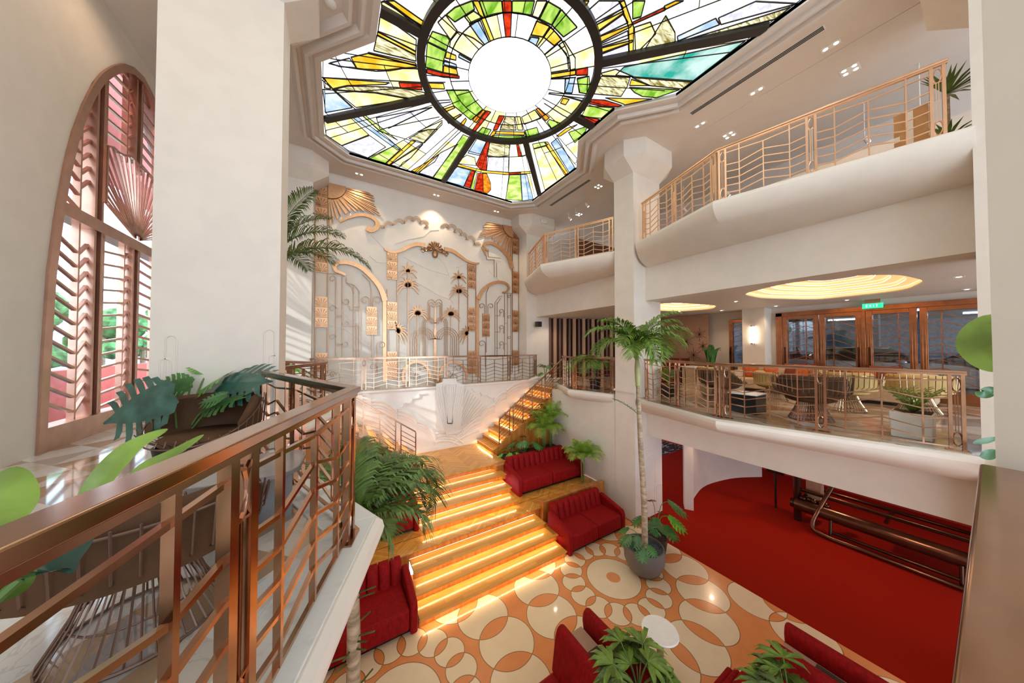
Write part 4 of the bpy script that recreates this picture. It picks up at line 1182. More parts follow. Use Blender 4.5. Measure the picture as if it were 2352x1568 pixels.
# shell cartouche
mb = MB(); c = Vector(MW(1032, 600))
for k in range(9):
    g = R(-200+220*k/8 - 0); d = Vector((math.cos(g), -math.sin(g)))
    mb.tube([(c.x, MY-.1, c.y), (c.x+d.x*.22, MY-.14, c.y+d.y*.24), (c.x+d.x*.30, MY-.08, c.y+d.y*.30)], [.02, .05, .035], 8)
for s in (-1, 1):
    for q_ in range(3):
        pts = [(c.x+s*(.25+.12*q_+.07*math.cos(a)), MY-.07, c.y-.06*q_+.07*math.sin(a)) for a in [PI*1.6*k/9 for k in range(10)]]
        mb.tube(pts, .028, 6)
mb.ellipsoid((c.x, MY-.08, c.y-.2), (.12, .06, .16)); mb.build('shell_cartouche', bronze_d, mu, off=O, smooth=True)

# ================================================================ arched shutter window
WX = -3.62
win = thing('arched_shutter_window', 'tall arched window with bronze chevron slats and a fan screen in the left wall', 'window', (WX, YC, 0)); win['kind'] = 'structure'
win.name = 'window_1'
for k_ in ('label', 'category'): 
    if k_ in win: del win[k_]
O = Vector((WX, YC, 0))
def archpath(shr, n=30):
    out = []
    for i in range(n):
        z = WH*math.sin(PI/2*i/n); hw = arch_half(z); out.append((YC-hw*(1-shr/HW), z*(1-shr/WH)))
    out.append((YC, WH-shr))
    return out + [(2*YC-y, z) for y, z in out[::-1][1:]]
A0, A1 = archpath(0), archpath(.14)
mb = MB(); n = len(A0)
for (y, z), (y2, z2) in zip(A0, A1):
    for yy, zz, xx in ((y, z, WX-.16), (y, z, WX+.15), (y2, z2, WX+.15), (y2, z2, WX-.16)): mb.v.append((xx, yy, zz))
for i in range(n-1):
    for k in range(4):
        j = (k+1) % 4; mb.f.append((i*4+k, i*4+j, i*4+4+j, i*4+4+k)); mb.m.append(0)
mb.build('window_frame', bronze_w, win, off=O, smooth=False)
def hwz(z): return arch_half(min(WH, z/(1-.14/WH)))*(1-.14/HW) if z < WH-.14 else 0
def zat(y):
    z = 0
    while z < WH-.14 and hwz(z) > abs(y-YC): z += .02
    return z
TR = 3.60                                         # transom height
MB().bx(WX-.1, WX+.14, YC-hwz(TR), YC+hwz(TR), TR-.1, TR+.1).build('transom', bronze_w, win, off=O)
MB().bx(WX-.1, WX+.14, YC-HW+.1, YC+HW-.1, 0, .34).build('bottom_panel', bronze_w, win, off=O)
for ym in (-1.14, 0, 1.14):
    for d in (-.085, .0, .085):
        y = YC+ym+d; z1 = zat(y)
        if ym == 0:
            MB().bx(WX-.07, WX+.10-.05*(d == 0), y-.028, y+.028, .3, TR).build('mullion', bronze_w, win, off=O); MB().bx(WX-.07, WX+.10-.05*(d == 0), y-.028, y+.028, 5.35, z1).build('mullion', bronze_w, win, off=O)
        else: MB().bx(WX-.07, WX+.10-.05*(d == 0), y-.028, y+.028, .3, z1).build('mullion', bronze_w, win, off=O)
ST = (-1.48, -.88, -.26, .26, .88, 1.48)
for ym in ST:
    for za, zb in ((.3, TR), (TR if abs(ym) > 1 else 5.2, zat(YC+ym))):
        MB().bx(WX-.03, WX+.05, YC+ym-.018, YC+ym+.018, za, zb).build('shutter_stile', bronze_w, win, off=O)
def slats(y0, y1, slope, za, zb, step, name='slats'):
    mb = MB(); z = za
    while z < zb:
        z0, z1 = z, z+slope*(y1-y0)
        h = hwz(max(z0, z1)); ya2, yb2 = max(y0, YC-h), min(y1, YC+h)
        if yb2-ya2 > .05 and max(z0, z1) < min(zb, WH-.2) and min(z0, z1) > za-.6:
            mb.bar((WX+.02, ya2, z0+(ya2-y0)*slope), (WX+.02, yb2, z0+(yb2-y0)*slope), .045, .035, upv=(0, 0, 1))
        z += step
    if mb.v: mb.build(name, bronze_w, win, off=O)
for (a, b, sl) in ((-2.3, -1.48, -.42), (-1.48, -1.22, 1.0), (-1.06, -.88, -1.0), (-.88, -.26, .12), (-.26, -.08, 1.0), (.08, .26, -1.0), (.26, .88, -.12), (.88, 1.06, 1.0), (1.22, 1.48, -1.0), (1.48, 2.3, .42)):
    for (za, zb) in ((.80 if sl < 0 else .42, TR-.12), (TR+.5, WH)):
        if za > TR and abs(a+b)/2 < 1.14: za = 5.45
        slats(YC+a, YC+b, sl, za, zb, .235)
mb = MB(); c0 = (YC, TR+.12)
def fanp(k, rr=1):
    g = R(24+132*k/26); x = math.cos(g)*2.0; z = math.sin(g)*1.62; x = max(-1.02, min(1.02, x)) if abs(x) > 1.02 else x
    if abs(math.cos(g)*2.0) > 1.02: z = abs(math.tan(g))*1.02*.81
    if k % 4 < 2: z *= .96
    return (c0[0]+x*rr, c0[1]+z*rr)
for k in range(27):
    p = fanp(k); mb.bar((WX+.11, c0[0]+(p[0]-c0[0])*.06, c0[1]+(p[1]-c0[1])*.06), (WX+.11, p[0], p[1]), .02, .026, upv=(1, 0, 0))
for k in range(26):
    a, b = fanp(k), fanp(k+1); mb.bar((WX+.11, a[0], a[1]), (WX+.11, b[0], b[1]), .035, .045, upv=(1, 0, 0))
mb.build('fan_screen', bronze_w, win, off=O)
MB().prism(A1, lambda a, b, d: (d, a, b), WX-.10, WX-.09).build('glass_pane', glassm, win, off=O)
# what stands outside the window
def out(name, m, x0, x1, y0, y1, z0, z1, label, cat): return tag(MB().bx(x0, x1, y0, y1, z0, z1).build(name, m), label, cat)
out('garden_wall', outred, -5.6, -5.4, 4, 18, -.2, .95, 'low red wall outside the arched window', 'wall')
out('awning', outpink, -5.4, -4.6, 4, 18, 6.1, 8.9, 'faded pink awning outside the top of the arched window', 'awning')
out('street_building', outwhite, -14, -13.6, 2, 40, -.2, 3.2, 'pale building across the street outside the window', 'building')
out('street_ground', concrete, -14, -3.9, 2, 40, -.4, -.2, 'grey pavement outside the arched window', 'pavement')
rnd = random.Random(3)
for k in range(5):
    mb = MB()
    for j in range(26): mb.ellipsoid((-9.5+rnd.uniform(-.8, .8), 11.5+k*3.6+rnd.uniform(-1, 1), 2.3+rnd.uniform(-1.2, 1.3)), [rnd.uniform(.2, .5)]*3, 7, 5)
    tag(mb.build('street_tree', outtree), 'leafy street tree outside the arched window', 'tree', 'street trees outside the window')
    MB().tube([(-9.5, 11.5+k*3.6, -.3), (-9.5, 11.5+k*3.6, 2)], .12).build('tree_trunk', trunk_m, bpy.data.objects['street_tree' if k == 0 else 'street_tree.%03d' % k])
# ================================================================ red velvet banquettes on the steps
def banquette(label, x0, x1, yf, z0, depth=1.02, seat=.45, back=.84, arms=(1, 1), cush=2, group=None):
    t = thing('banquette_sofa', label, 'sofa', (x0, yf, z0), group=group); W = x1-x0
    MB().bx(.06, W-.06, .10, depth-.05, 0, .09).build('plinth', blackm, t)
    aw = .13; xa = aw if arms[0] else 0; xb = W-aw if arms[1] else W
    cw = (xb-xa)/cush
    for i in range(cush):
        MB().bx(xa+cw*i+.004, xa+cw*(i+1)-.004, 0.02, depth-.20, .07, seat).build('seat_cushion', velvet, t, bevel=.05, seg=3)
    # channelled back, leaning
    mb = MB(); n = max(4, round((xb-xa)/.21)); tilt = .12
    for i in range(n):
        a, b = xa+(xb-xa)*i/n+.004, xa+(xb-xa)*(i+1)/n-.004; c = (a+b)/2
        prof = [(a, 0), (a+(b-a)*.15, -.035), (c, -.05), (b-(b-a)*.15, -.035), (b, 0), (b, .12), (a, .12)]
        vs = []
        for z, dy, sc_ in ((seat-.12, 0, 1), (back*.75, tilt*.7, 1), (back-.03, tilt, 1), (back, tilt+.04, .8)):
            vs += [(c+(x-c)*(1 if sc_ == 1 else .93), depth-.28+y*sc_+dy, z) for x, y in prof]
        m_ = len(prof); fs = [(r*m_+k, r*m_+(k+1) % m_, (r+1)*m_+(k+1) % m_, (r+1)*m_+k) for r in range(3) for k in range(m_)]
        fs += [tuple(range(m_))[::-1], tuple(3*m_+k for k in range(m_))]; mb.add(vs, fs)
    mb.build('backrest', velvet, t, smooth=True)
    for s, on in ((0, arms[0]), (1, arms[1])):
        if not on: continue
        a = 0 if s == 0 else W-aw
        pr_ = [(0.0, 0.0), (0.0, seat-.02), (.05, seat+.10), (depth-.35, seat+.24), (depth-.14, seat+.26), (depth-.14, 0)]
        MB().prism(pr_, lambda p, q_, d: (d, p, q_), a, a+aw).build('arm', velvet, t, bevel=.035, seg=3)
    return t
banquette('dark red velvet banquette at the right foot of the stairs, facing the circle tiles', 5.0, 7.10, 5.50, G)
banquette('dark red velvet banquette on the right middle landing, under the fan palm', 4.80, 7.45, 7.48, LAND, arms=(1, 1), depth=1.1)
banquette('bright red velvet banquette at the left foot of the stairs', -.62, 1.36, 5.50, G)
banquette('bright red velvet banquette on the left landing, half hidden by a drooping palm', -.75, 1.86, 7.42, LAND, arms=(0, 1), cush=2, depth=1.1)
tag(MB().bx(5.02, 7.50, 6.60, 6.74, G, -2.80).build('bench_screen', wood_z, bevel=.008), 'oak screen wall behind the right lower banquette', 'screen')

# ================================================================ plants
def frond_mb(mb, base, az, elev, L, droop, leaf, n=26, wid=.020, rnd=random, two=True, fold=.35, fwd=.55):
    p = Vector(base); pts = [p.copy()]; e = elev; K = 14
    for k in range(K):
        u = (k+1)/K; e = elev - droop*u**1.4
        d = Vector((math.cos(R(e))*math.cos(az), math.cos(R(e))*math.sin(az), math.sin(R(e))))
        p = p + d*(L/K); pts.append(p.copy())
    mb.tube(pts, [max(.0025, .010*(1-.8*i/K))*(1+L*.3) for i in range(K+1)], 5)
    for i in range(n):
        u = .12+.88*(i+.5)/n; f = u*K; a = int(min(f, K-1)); q_ = pts[a].lerp(pts[a+1], f-a); t = (pts[a+1]-pts[a]).normalized()
        side = t.cross(Vector((0, 0, 1)))
        if side.length < .05: side = Vector((math.sin(az), -math.cos(az), 0))
        side.normalize(); upv = side.cross(t).normalized()
        l = leaf*(math.sin(PI*min(1, .12+u*.86))**.6)*(rnd.uniform(.85, 1.12)); fw_ = fwd+.5*u
        for s in (-1, 1):
            d = (side*s + t*fw_ + upv*(fold + rnd.uniform(-.12, .12))).normalized()
            m1 = q_ + d*l*.45; m2 = q_ + d*l*.8 - Vector((0, 0, l*.14)); tip = q_ + d*l*.98 - Vector((0, 0, l*.38))
            wv = t*wid*(l/leaf*.4+.6)
            o = len(mb.v)
            mb.v += [tuple(q_-wv*.3), tuple(q_+wv*.3), tuple(m1-wv), tuple(m1+wv), tuple(m2-wv*.7), tuple(m2+wv*.7), tuple(tip)]
            for fc in ((0, 1, 3, 2), (2, 3, 5, 4), (4, 5, 6)): mb.f.append(tuple(o+k for k in fc)); mb.m.append(0)
    return mb
def rand_fronds(t, c, specs, m, leaf, wid=.02, seed=1, n=26, **kw):
    rnd = random.Random(seed)
    for (az, el, L, dr) in specs:
        frond_mb(MB(), c, R(az), el, L, dr, leaf, n=n, wid=wid, rnd=rnd, **kw).build('frond', m, t)
def bowl_pot(t, r, h, m, fill, z=0):
    MB().lathe([(r*.55, z), (r*.8, z+h*.18), (r*.98, z+h*.5), (r, z+h*.82), (r*.97, z+h), (r*.90, z+h), (r*.90, z+h*.86)], n=32).build('pot', m, t, smooth=True)
    o = MB().lathe([(.001, z+h*.89), (r*.91, z+h*.89)], n=28, cap=False).build('gravel', fill, t)
    return t
# tall palm in the stone bowl
px, py = 6.16, 4.28
t = thing('potted_palm', 'tall slender palm with a ringed trunk in a grey stone bowl on the circle tiles', 'palm', (px, py, G))
bowl_pot(t, .44, .60, potgrey, pebble)
rnd = random.Random(5); mb = MB()
for k in range(220):
    a = rnd.uniform(0, 2*PI); r_ = .39*math.sqrt(rnd.random()); s = rnd.uniform(.012, .024)
    mb.ellipsoid((r_*math.cos(a), r_*math.sin(a), .54+rnd.uniform(0, .015)), (s*1.3, s, s*.7), 6, 4)
mb.build('pebbles', pebble, t)['kind'] = 'stuff'
tr = smoothpts([(0.03, 0, .5), (.02, .0, 1.5), (-.03, .03, 2.6), (-.06, .05, 3.5), (-.09, .06, 4.3)], 8)
MB().tube(tr, [.075-.03*i/(len(tr)-1) for i in range(len(tr))], 10).build('trunk', trunk_m, t, smooth=True)
tr2 = [(-.09, .06, 4.25), (-.10, .06, 4.6), (-.11, .07, 4.95)]
MB().tube(tr2, [.055, .07, .04], 10).build('crown_shaft', trunk_g, t, smooth=True)
c_ = (-.11, .07, 4.92)
rand_fronds(t, c_, [(150, 72, 1.55, 110), (-28, 70, 1.6, 112), (-150, 74, 1.15, 165), (195, 80, 1.2, 140), (-95, 78, 1.1, 175), (-60, 76, 1.3, 140), (40, 78, 1.4, 100), (100, 80, 1.3, 100), (160, 62, 1.25, 130), (-38, 84, 1.5, 80), (250, 66, 1.0, 170), (-12, 60, 1.35, 120), (-120, 84, 1.1, 160), (165, 82, 1.4, 90), (-20, 78, 1.55, 95), (130, 60, 1.2, 120)], green1, .46, .017, 7, n=46)
rand_fronds(t, (-.10, .06, 3.6), [(155, 40, .7, 20)], green2, .22, .012, 9, n=12)
# monstera leaves around the bowl
def monstera_leaf(mb, base, d, nrm, L, W=None, lobes=6, cup=.15):
    """split leaf: base point, direction of the midrib, face normal"""
    W = W or L*.46; d = Vector(d).normalized(); nrm = Vector(nrm); s = d.cross(nrm).normalized(); nrm = s.cross(d).normalized()
    def pt(u, v): return Vector(base) + d*(u*L) + s*(v*W) - nrm*(cup*L*(abs(v)**1.5*.5 + u*u*.55))
    mb_add = mb.add
    for sg in (-1, 1):
        mb_add([pt(-.02, 0), pt(.16, 0), pt(.34, 0), pt(.52, 0), pt(.70, 0), pt(.88, 0), pt(.86, sg*.12), pt(.70, sg*.28), pt(.50, sg*.42), pt(.30, sg*.50), pt(.10, sg*.48), pt(-.06, sg*.30)],
               [(0, 1, 10, 11), (1, 2, 9, 10), (2, 3, 8, 9), (3, 4, 7, 8), (4, 5, 6, 7)])
        for k in range(lobes):
            u0 = -.04+.88*k/lobes; u1 = u0+.88/lobes*.70; du = .10+.05*k/lobes
            vi0 = .30+.18*math.sin(PI*min(1, max(0, u0+.1))); out = max(.16, math.sin(PI*min(.98, .22+u0*.80)))*1.0
            i0 = (u0, sg*(.40 if 0 < k < lobes-1 else .26)*(1-.75*max(0, u0-.3))); i1 = (u1, sg*(.44 if k < lobes-2 else .25)*(1-.75*max(0, u1-.3)))
            mb_add([pt(*i0), pt(*i1), pt(u1+du*.6, sg*out*.80), pt(u1+du, sg*out), pt(u0+du*.9, sg*out*.97), pt(u0+du*.4, sg*out*.75)], [(0, 1, 2, 5), (5, 2, 3, 4)])
    mb_add([pt(.86, -.12), pt(.86, .12), pt(1.0, .03), pt(1.0, -.03)], [(0, 1, 2, 3)])
    a, b = pt(-.02, 0), pt(.98, 0); nn = nrm*.003
    mb.bar(a+nn, b+nn, .008, .004)
    return mb
def monstera(t, base, specs, m, stem=True):
    for (az, reach, h, L) in specs:
        a = R(az); b = Vector(base); tip = b + Vector((math.cos(a)*reach, math.sin(a)*reach, h))
        mid = b + Vector((math.cos(a)*reach*.35, math.sin(a)*reach*.35, h*.8))
        pts = smoothpts([b, mid, tip], 5)
        d = Vector((math.cos(a), math.sin(a), -.55)); mb = MB(); monstera_leaf(mb, tip, d, (math.cos(a)*.3, math.sin(a)*.3, 1), L)
        lf = mb.build('leaf', m, t)
        MB().tube(pts, .008, 5).build('stem', stem_m, t)
monstera(t, (-.15, -.05, .55), [(170, .35, .42, .34), (215, .30, .25, .32), (130, .28, .45, .30), (190, .18, .38, .30), (250, .25, .28, .26)], mons)
monstera(t, (.15, .1, .55), [(330, .30, .35, .32), (20, .25, .5, .30), (290, .12, .40, .26)], mons)
t = thing('potted_monstera', 'large monstera in a black pot behind the stone bowl at the pillar foot', 'plant', (6.98, 4.50, G))
MB().lathe([(.20, 0), (.26, .42), (.24, .42), (.23, .38)], n=24).build('pot', potblack, t, smooth=True)
MB().lathe([(.001, .39), (.235, .39)], n=24, cap=False).build('soil', soil, t)
monstera(t, (0, 0, .4), [(-60, .28, .95, .52), (150, .3, .5, .42), (-100, .28, .42, .40), (210, .3, .6, .42), (0, .2, .55, .40), (60, .22, .8, .42)], mons)
monstera(t, (0, 0, .4), [(-75, .30, .62, .48)], mons_l)

# left palm beside the near railing: trunk below, crown beside the corner post
t = thing('tall_palm', 'palm with long dark drooping fronds rising beside the left railing corner', 'palm', (.22, 3.95, G))
MB().lathe([(.26, 0), (.40, .3), (.42, .55), (.38, .55), (.36, .5)], n=28).build('pot', potgrey, t, smooth=True)
tr = smoothpts([(0, 0, .4), (.02, 0, 1.4), (0, .0, 2.4), (-.05, .0, 3.1)], 8)
MB().tube(tr, [.085-.03*i/(len(tr)-1) for i in range(len(tr))], 10).build('trunk', trunk_m, t, smooth=True)
mb = MB(); rnd = random.Random(4)
for k in range(26):
    a = rnd.uniform(0, 2*PI); z = rnd.uniform(.7, 2.6); p0 = Vector((.06*math.cos(a), .06*math.sin(a), z)); d = Vector((math.cos(a), math.sin(a), .3))
    MB().bar(p0, p0+d*rnd.uniform(.12, .22), .02, .006).build('leaf_sheath', green2, t)
rand_fronds(t, (-.05, 0, 3.0), [(28, 70, 1.95, 165), (14, 68, 1.9, 185), (22, 60, 1.7, 150), (-12, 50, 1.15, 140), (38, 60, 1.4, 140), (65, 66, 1.3, 130), (95, 60, 1.15, 120), (140, 62, 1.1, 110), (185, 68, 1.1, 110), (-35, 64, .7, 150), (25, 44, 1.45, 120), (4, 75, 1.3, 160), (115, 78, 1.25, 100), (160, 74, 1.1, 100), (48, 74, 1.5, 140), (80, 80, 1.4, 90)], green2, .44, .017, 11, n=50)
# palm behind the left pillar with one frond hanging over the hall
t = thing('tall_palm', 'palm with feathery fronds reaching out from behind the left pillar', 'palm', (-1.25, 8.2, 0))
MB().lathe([(.24, 0), (.32, .4), (.28, .4), (.27, .36)], n=24).build('pot', potblack, t, smooth=True)
MB().tube([(0, 0, .35), (.02, 0, 2), (0, 0, 3.2)], [.07, .06, .05], 9).build('trunk', trunk_m, t, smooth=True)
rand_fronds(t, (0, 0, 3.15), [(-8, 52, 2.35, 100), (18, 80, 2.1, 62), (4, 76, 2.0, 88), (-34, 80, 2.1, 45), (100, 62, 1.6, 110), (190, 60, 1.6, 110), (60, 60, 1.6, 100), (240, 70, 1.5, 100), (28, 60, 1.7, 90)], green2, .55, .017, 3, n=64, fold=.4)
# plants behind the right sofas
def fan_palm(label, loc, h, specs, m, leaf=.26, seed=2, n=22, trunks=3):
    t = thing('potted_palm', label, 'palm', loc); rnd = random.Random(seed)
    for k in range(trunks):
        a = 2*PI*k/trunks; MB().tube([(.04*math.cos(a), .04*math.sin(a), 0), (.07*math.cos(a), .07*math.sin(a), h)], .018, 6).build('stem', stem_m, t)
    for (az, el, L, dr) in specs:
        frond_mb(MB(), (.04*math.cos(R(az)), .04*math.sin(R(az)), h*.9), R(az), el, L, dr, leaf, n=n, wid=.0085, rnd=rnd, fold=.15, fwd=.5).clampx(7.59-loc[0] if loc[0] < 7.6 else 99).build('frond', m, t)
    return t
ring8 = lambda L, el, dr, k=9, ph=0: [(ph+360*i/k, el+8*((i*7) % 3-1), L*(.85+.1*((i*5) % 4)), dr) for i in range(k)]
fan_palm('lime green fan palm at the right end of the upper banquette', (7.15, 7.22, LAND), .85, ring8(.75, 66, 95, 12, 10)+ring8(.7, 84, 50, 6, 40), green3, .32, 2, 46, 4)
fan_palm('bushy green palm growing from the right planter against the wall', (6.95, 9.05, TOP-.05), .75, ring8(.95, 60, 110, 10, 5)+ring8(.95, 80, 60, 5, 30), green3, .36, 5, 44, 3)
fan_palm('tall yellow-green palm at the top of the right planter', (7.35, 9.15, TOP-.05), 1.15, ring8(.85, 68, 90, 8, 25)+ring8(.8, 84, 40, 4, 60), green3, .30, 6, 40, 3)
def philodendron(label, loc, n, m, L=.34, seed=1, h=.5, reach=.35, cat='plant', name='leafy_plant'):
    t = thing(name, label, cat, loc); rnd = random.Random(seed)
    for k in range(n):
        az = 360*k/n+rnd.uniform(-15, 15); monstera(t, (0, 0, 0), [(az, reach*rnd.uniform(.5, 1.1), h*rnd.uniform(.55, 1.15), L*rnd.uniform(.8, 1.1))], m)
    return t
philodendron('dark green split-leaf plant in the right planter next to the side stair', (6.05, 9.02, TOP-.05), 9, mons, .36, 3, .5, .42)
philodendron('low green split-leaf plant at the left end of the right planter', (5.45, 8.98, TOP-.05), 6, mons_l, .30, 8, .28, .35)
fan_palm('palm clump in the left planter behind the corner railing', (.9, 9.05, TOP-.05), .7, ring8(.9, 62, 100, 10, 0), green2, .34, 12, 40, 3)
# balcony plants
def pot_plant(label, loc, ph=.34, pr_=.17, pm=potblack, square=False, name='potted_plant'):
    t = thing(name, label, 'plant', loc)
    if square:
        MB().prism([(-pr_, -pr_), (pr_, -pr_), (pr_, pr_), (-pr_, pr_)], lambda a, b, d: (a*(1 if d else .93), b*(1 if d else .93), d), 0, ph).build('pot', pm, t, bevel=.01)
        MB().bx(-pr_*.9, pr_*.9, -pr_*.9, pr_*.9, ph-.02, ph+.003).build('soil', soil, t)
    else:
        MB().lathe([(pr_*.8, 0), (pr_, ph), (pr_*.9, ph), (pr_*.88, ph-.04)], n=22).build('pot', pm, t, smooth=True)
        MB().lathe([(.001, ph-.03), (pr_*.89, ph-.03)], n=20, cap=False).build('soil', soil, t)
    return t
t = pot_plant('palm with arching fronds in a black pot on the far right balcony', (8.0, 7.45, 0), .36, .2)
for k in range(5): MB().tube([(0, 0, .33), (.05*math.cos(k*1.3), .05*math.sin(k*1.3), .75)], .012, 5).build('stem', stem_m, t)
rand_fronds(t, (0, 0, .72), [(170, 62, 1.35, 150), (195, 58, 1.1, 150), (150, 66, 1.3, 140), (215, 64, 1.1, 130), (230, 72, 1.0, 150), (120, 68, 1.0, 120), (260, 66, .9, 130), (90, 60, 1.0, 110), (10, 66, 1.0, 110), (-50, 68, 1.0, 110), (180, 80, 1.1, 130), (45, 74, .9, 100)], green1, .36, .012, 21, n=34)
t = pot_plant('lady palm in a square black pot right of the pillar', (8.72, 5.20, 0), .33, .16, potblack, True)
rand_fronds(t, (0, 0, .33), [(a, 72+5*(a % 3), .62, 45) for a in range(0, 360, 32)], green1, .22, .012, 14, n=9, fold=.1, fwd=.9)
t = pot_plant('yucca-like plant in a white square planter by the right end of the balcony railing', (8.28, .74, 0), .42, .22, potwhite, True)
rand_fronds(t, (0, 0, .40), [(a, 62, .55, 20) for a in range(0, 360, 30)], leaf_y, .16, .012, 15, n=7, fold=.1, fwd=1.3)
mb = MB(); rnd = random.Random(9)
for k in range(34):
    a = rnd.uniform(0, 2*PI); e = rnd.uniform(.5, 1.2); d = Vector((math.cos(a)*math.cos(e), math.sin(a)*math.cos(e), math.sin(e))); p0 = Vector((0, 0, .41)); s = Vector((-math.sin(a), math.cos(a), 0))*.014; L = rnd.uniform(.25, .42)
    mb.add([p0-s, p0+s, p0+d*L*.6+s*.8, p0+d*L*.6-s*.8, p0+d*L-Vector((0, 0, .05))], [(0, 1, 2, 3), (3, 2, 4)])
mb.build('sword_leaves', leaf_y, t)
philodendron('small monstera in front of the mural wall at the right end', (7.75, 10.0, 0), 7, mons, .30, 17, .75, .30)
philodendron('pale monstera on the stair head behind the right stair railing', (8.9, 9.9, 0), 5, green1, .34, 18, .7, .35)
philodendron('bright green monstera at the far left corner of the mural', (-1.3, 10.4, 0), 8, mons_l, .45, 19, .95, .45)
t = thing('potted_dracaena', 'dracaena with spiky leaves at the right end of the top floor railing', 'plant', (8.35, .34, UP))
MB().lathe([(.13, 0), (.16, .2), (.14, .2)], n=18).build('pot', potblack, t, smooth=True)
MB().tube([(0, 0, .15), (.02, 0, .55), (-.02, 0, .92)], .028, 8).build('trunk', trunk_m, t)
for zc, nn_, L in ((.95, 26, .48), (.22, 16, .38)):
    for k in range(nn_):
        a = 2.4*k; e = .15+1.2*((k*.618) % 1); d = Vector((math.cos(a)*math.cos(e), math.sin(a)*math.cos(e), math.sin(e))); p0 = Vector((0, 0, zc)); s = Vector((-math.sin(a), math.cos(a), 0))*.022
        MB().add([p0-s*.6, p0+s*.6, p0+d*L*.5+s, p0+d*L*.5-s, p0+d*L-Vector((0, 0, .06))], [(0, 1, 2, 3), (3, 2, 4)]).build('leaf', green2, t)

# foreground plants
def big_leaf(t, ctrl, wid, m, nrm=(0, 0, 1), name='leaf', curl=.18):
    c = smoothpts(ctrl, 6); L = len(c); mb = MB(); nv = Vector(nrm)
    for i, p in enumerate(c):
        tt = (c[min(i+1, L-1)]-c[max(i-1, 0)]).normalized(); s = tt.cross(nv).normalized(); up_ = s.cross(tt).normalized(); u = i/(L-1)
        w_ = wid*math.sin(PI*min(1, .03+u*.96))**.7/2
        for a in (-1, -.5, 0, .5, 1): mb.v.append(tuple(p + s*(a*w_) + up_*(curl*w_*abs(a)**1.5)))
    for i in range(L-1):
        for k in range(4): mb.f.append((i*5+k, i*5+k+1, i*5+6+k, i*5+5+k)); mb.m.append(0)
    return mb.build(name, m, t, smooth=True)
def at(x, y, d): return _C + ray(x, y)*d
def T0(x, y, d, O): return at(x, y, d)-O
O = Vector((-1.02, .85, 0))
t = thing('foreground_plant', 'broad-leaved plant at the left edge, its leaves reaching over the near railing', 'plant', tuple(O))
MB().lathe([(.15, 0), (.19, .35), (.17, .35), (.165, .3)], n=22).build('pot', potwhite, t, smooth=True)
MB().lathe([(.001, .31), (.168, .31)], n=20, cap=False).build('soil', soil, t)
for (pts, wd, m_) in (([(175, 1190, 1.25), (225, 1110, 1.3), (300, 1030, 1.4), (385, 985, 1.5)], .085, leaf_y), ([(270, 1130, 1.35), (330, 1075, 1.4), (400, 1040, 1.5), (468, 998, 1.6)], .055, leaf_y),
                      ([(-90, 1260, .75), (-20, 1200, .8), (18, 1140, .85), (30, 1072, .9)], .11, leaf_y), ([(-60, 1200, .8), (20, 1205, .85), (80, 1195, .95), (130, 1170, 1.0)], .05, leaf_y),
                      ([(45, 1330, .62), (80, 1310, .66), (150, 1265, .70), (218, 1225, .73)], .13, leaf_d), ([(-40, 1330, .6), (-10, 1350, .62), (30, 1340, .64), (70, 1290, .66)], .07, leaf_y)):
    P_ = [T0(*p, O) for p in pts]; big_leaf(t, P_, wd, m_, nrm=(.3, -.5, .8))
    MB().tube(smoothpts([(0, 0, .31), (P_[0]*.5+Vector((-.05, 0, .15))), P_[0]], 4), .009, 6).build('stem', stem_m, t)
O = Vector((3.0, -.55, 0))
t = thing('column_side_plant', 'plant with round green leaves peeking past the near right pillar', 'plant', tuple(O))
MB().lathe([(.16, 0), (.2, .35), (.18, .35)], n=20).build('pot', potwhite, t, smooth=True)
for (pts, wd, m_) in (([(2300, 852, 1.62), (2278, 810, 1.6), (2268, 770, 1.6), (2285, 722, 1.6)], .20, leaf_y), ([(2290, 900, 1.6), (2275, 897, 1.6), (2258, 905, 1.6), (2240, 900, 1.6)], .05, mons), ([(2290, 1035, 1.6), (2275, 1042, 1.6), (2262, 1046, 1.6), (2250, 1048, 1.6)], .05, mons), ([(2290, 1005, 1.6), (2270, 1010, 1.6), (2250, 1014, 1.6), (2235, 1018, 1.6)], .03, mons)):
    P_ = [T0(*p, O) for p in pts]; big_leaf(t, P_, wd, m_, nrm=tuple(-Vector((.95, .03, 0))))
    MB().tube(smoothpts([(0, 0, .3), (P_[0]*.5+Vector((0, -.1, .2))), P_[0]], 4), .008, 6).build('stem', stem_m, t)
# monstera behind the brown chair
O = Vector((-1.62, 5.25, 0))
t = thing('potted_monstera', 'monstera with large bluish leaves in front of the shutter window, behind the suede chair', 'plant', tuple(O))
MB().lathe([(.17, 0), (.22, .30), (.2, .30), (.19, .26)], n=22).build('pot', potblack, t, smooth=True)
MB().lathe([(.001, .27), (.195, .27)], n=20, cap=False).build('soil', soil, t)
for (bx_, by_, tx_, ty_, d, L, m_, nz) in ((395, 905, 215, 975, 3.3, .78, mons_b, (.55, -.75, .45)), (440, 880, 345, 890, 3.7, .5, mons, (.4, -.8, .4)), (475, 855, 430, 835, 4.0, .45, mons_l, (.2, -.5, .8)), (510, 880, 620, 870, 3.9, .75, mons_b, (.2, -.85, .5)), (520, 905, 450, 925, 3.6, .5, mons, (.2, -.5, .8)), (480, 930, 560, 905, 3.7, .5, mons, (0, -.5, .8)), (455, 900, 520, 850, 3.9, .45, mons_l, (0, -.5, .8))):
    b = T0(bx_, by_, d, O); e = T0(tx_, ty_, d*.97, O); mb = MB(); monstera_leaf(mb, b, e-b, nz, (e-b).length*.98, (e-b).length*.46, 7); mb.build('leaf', m_, t)
    MB().tube(smoothpts([(0, 0, .27), (b*.55+Vector((0, 0, .18))), b], 5), .010, 6).build('stem', stem_m, t)

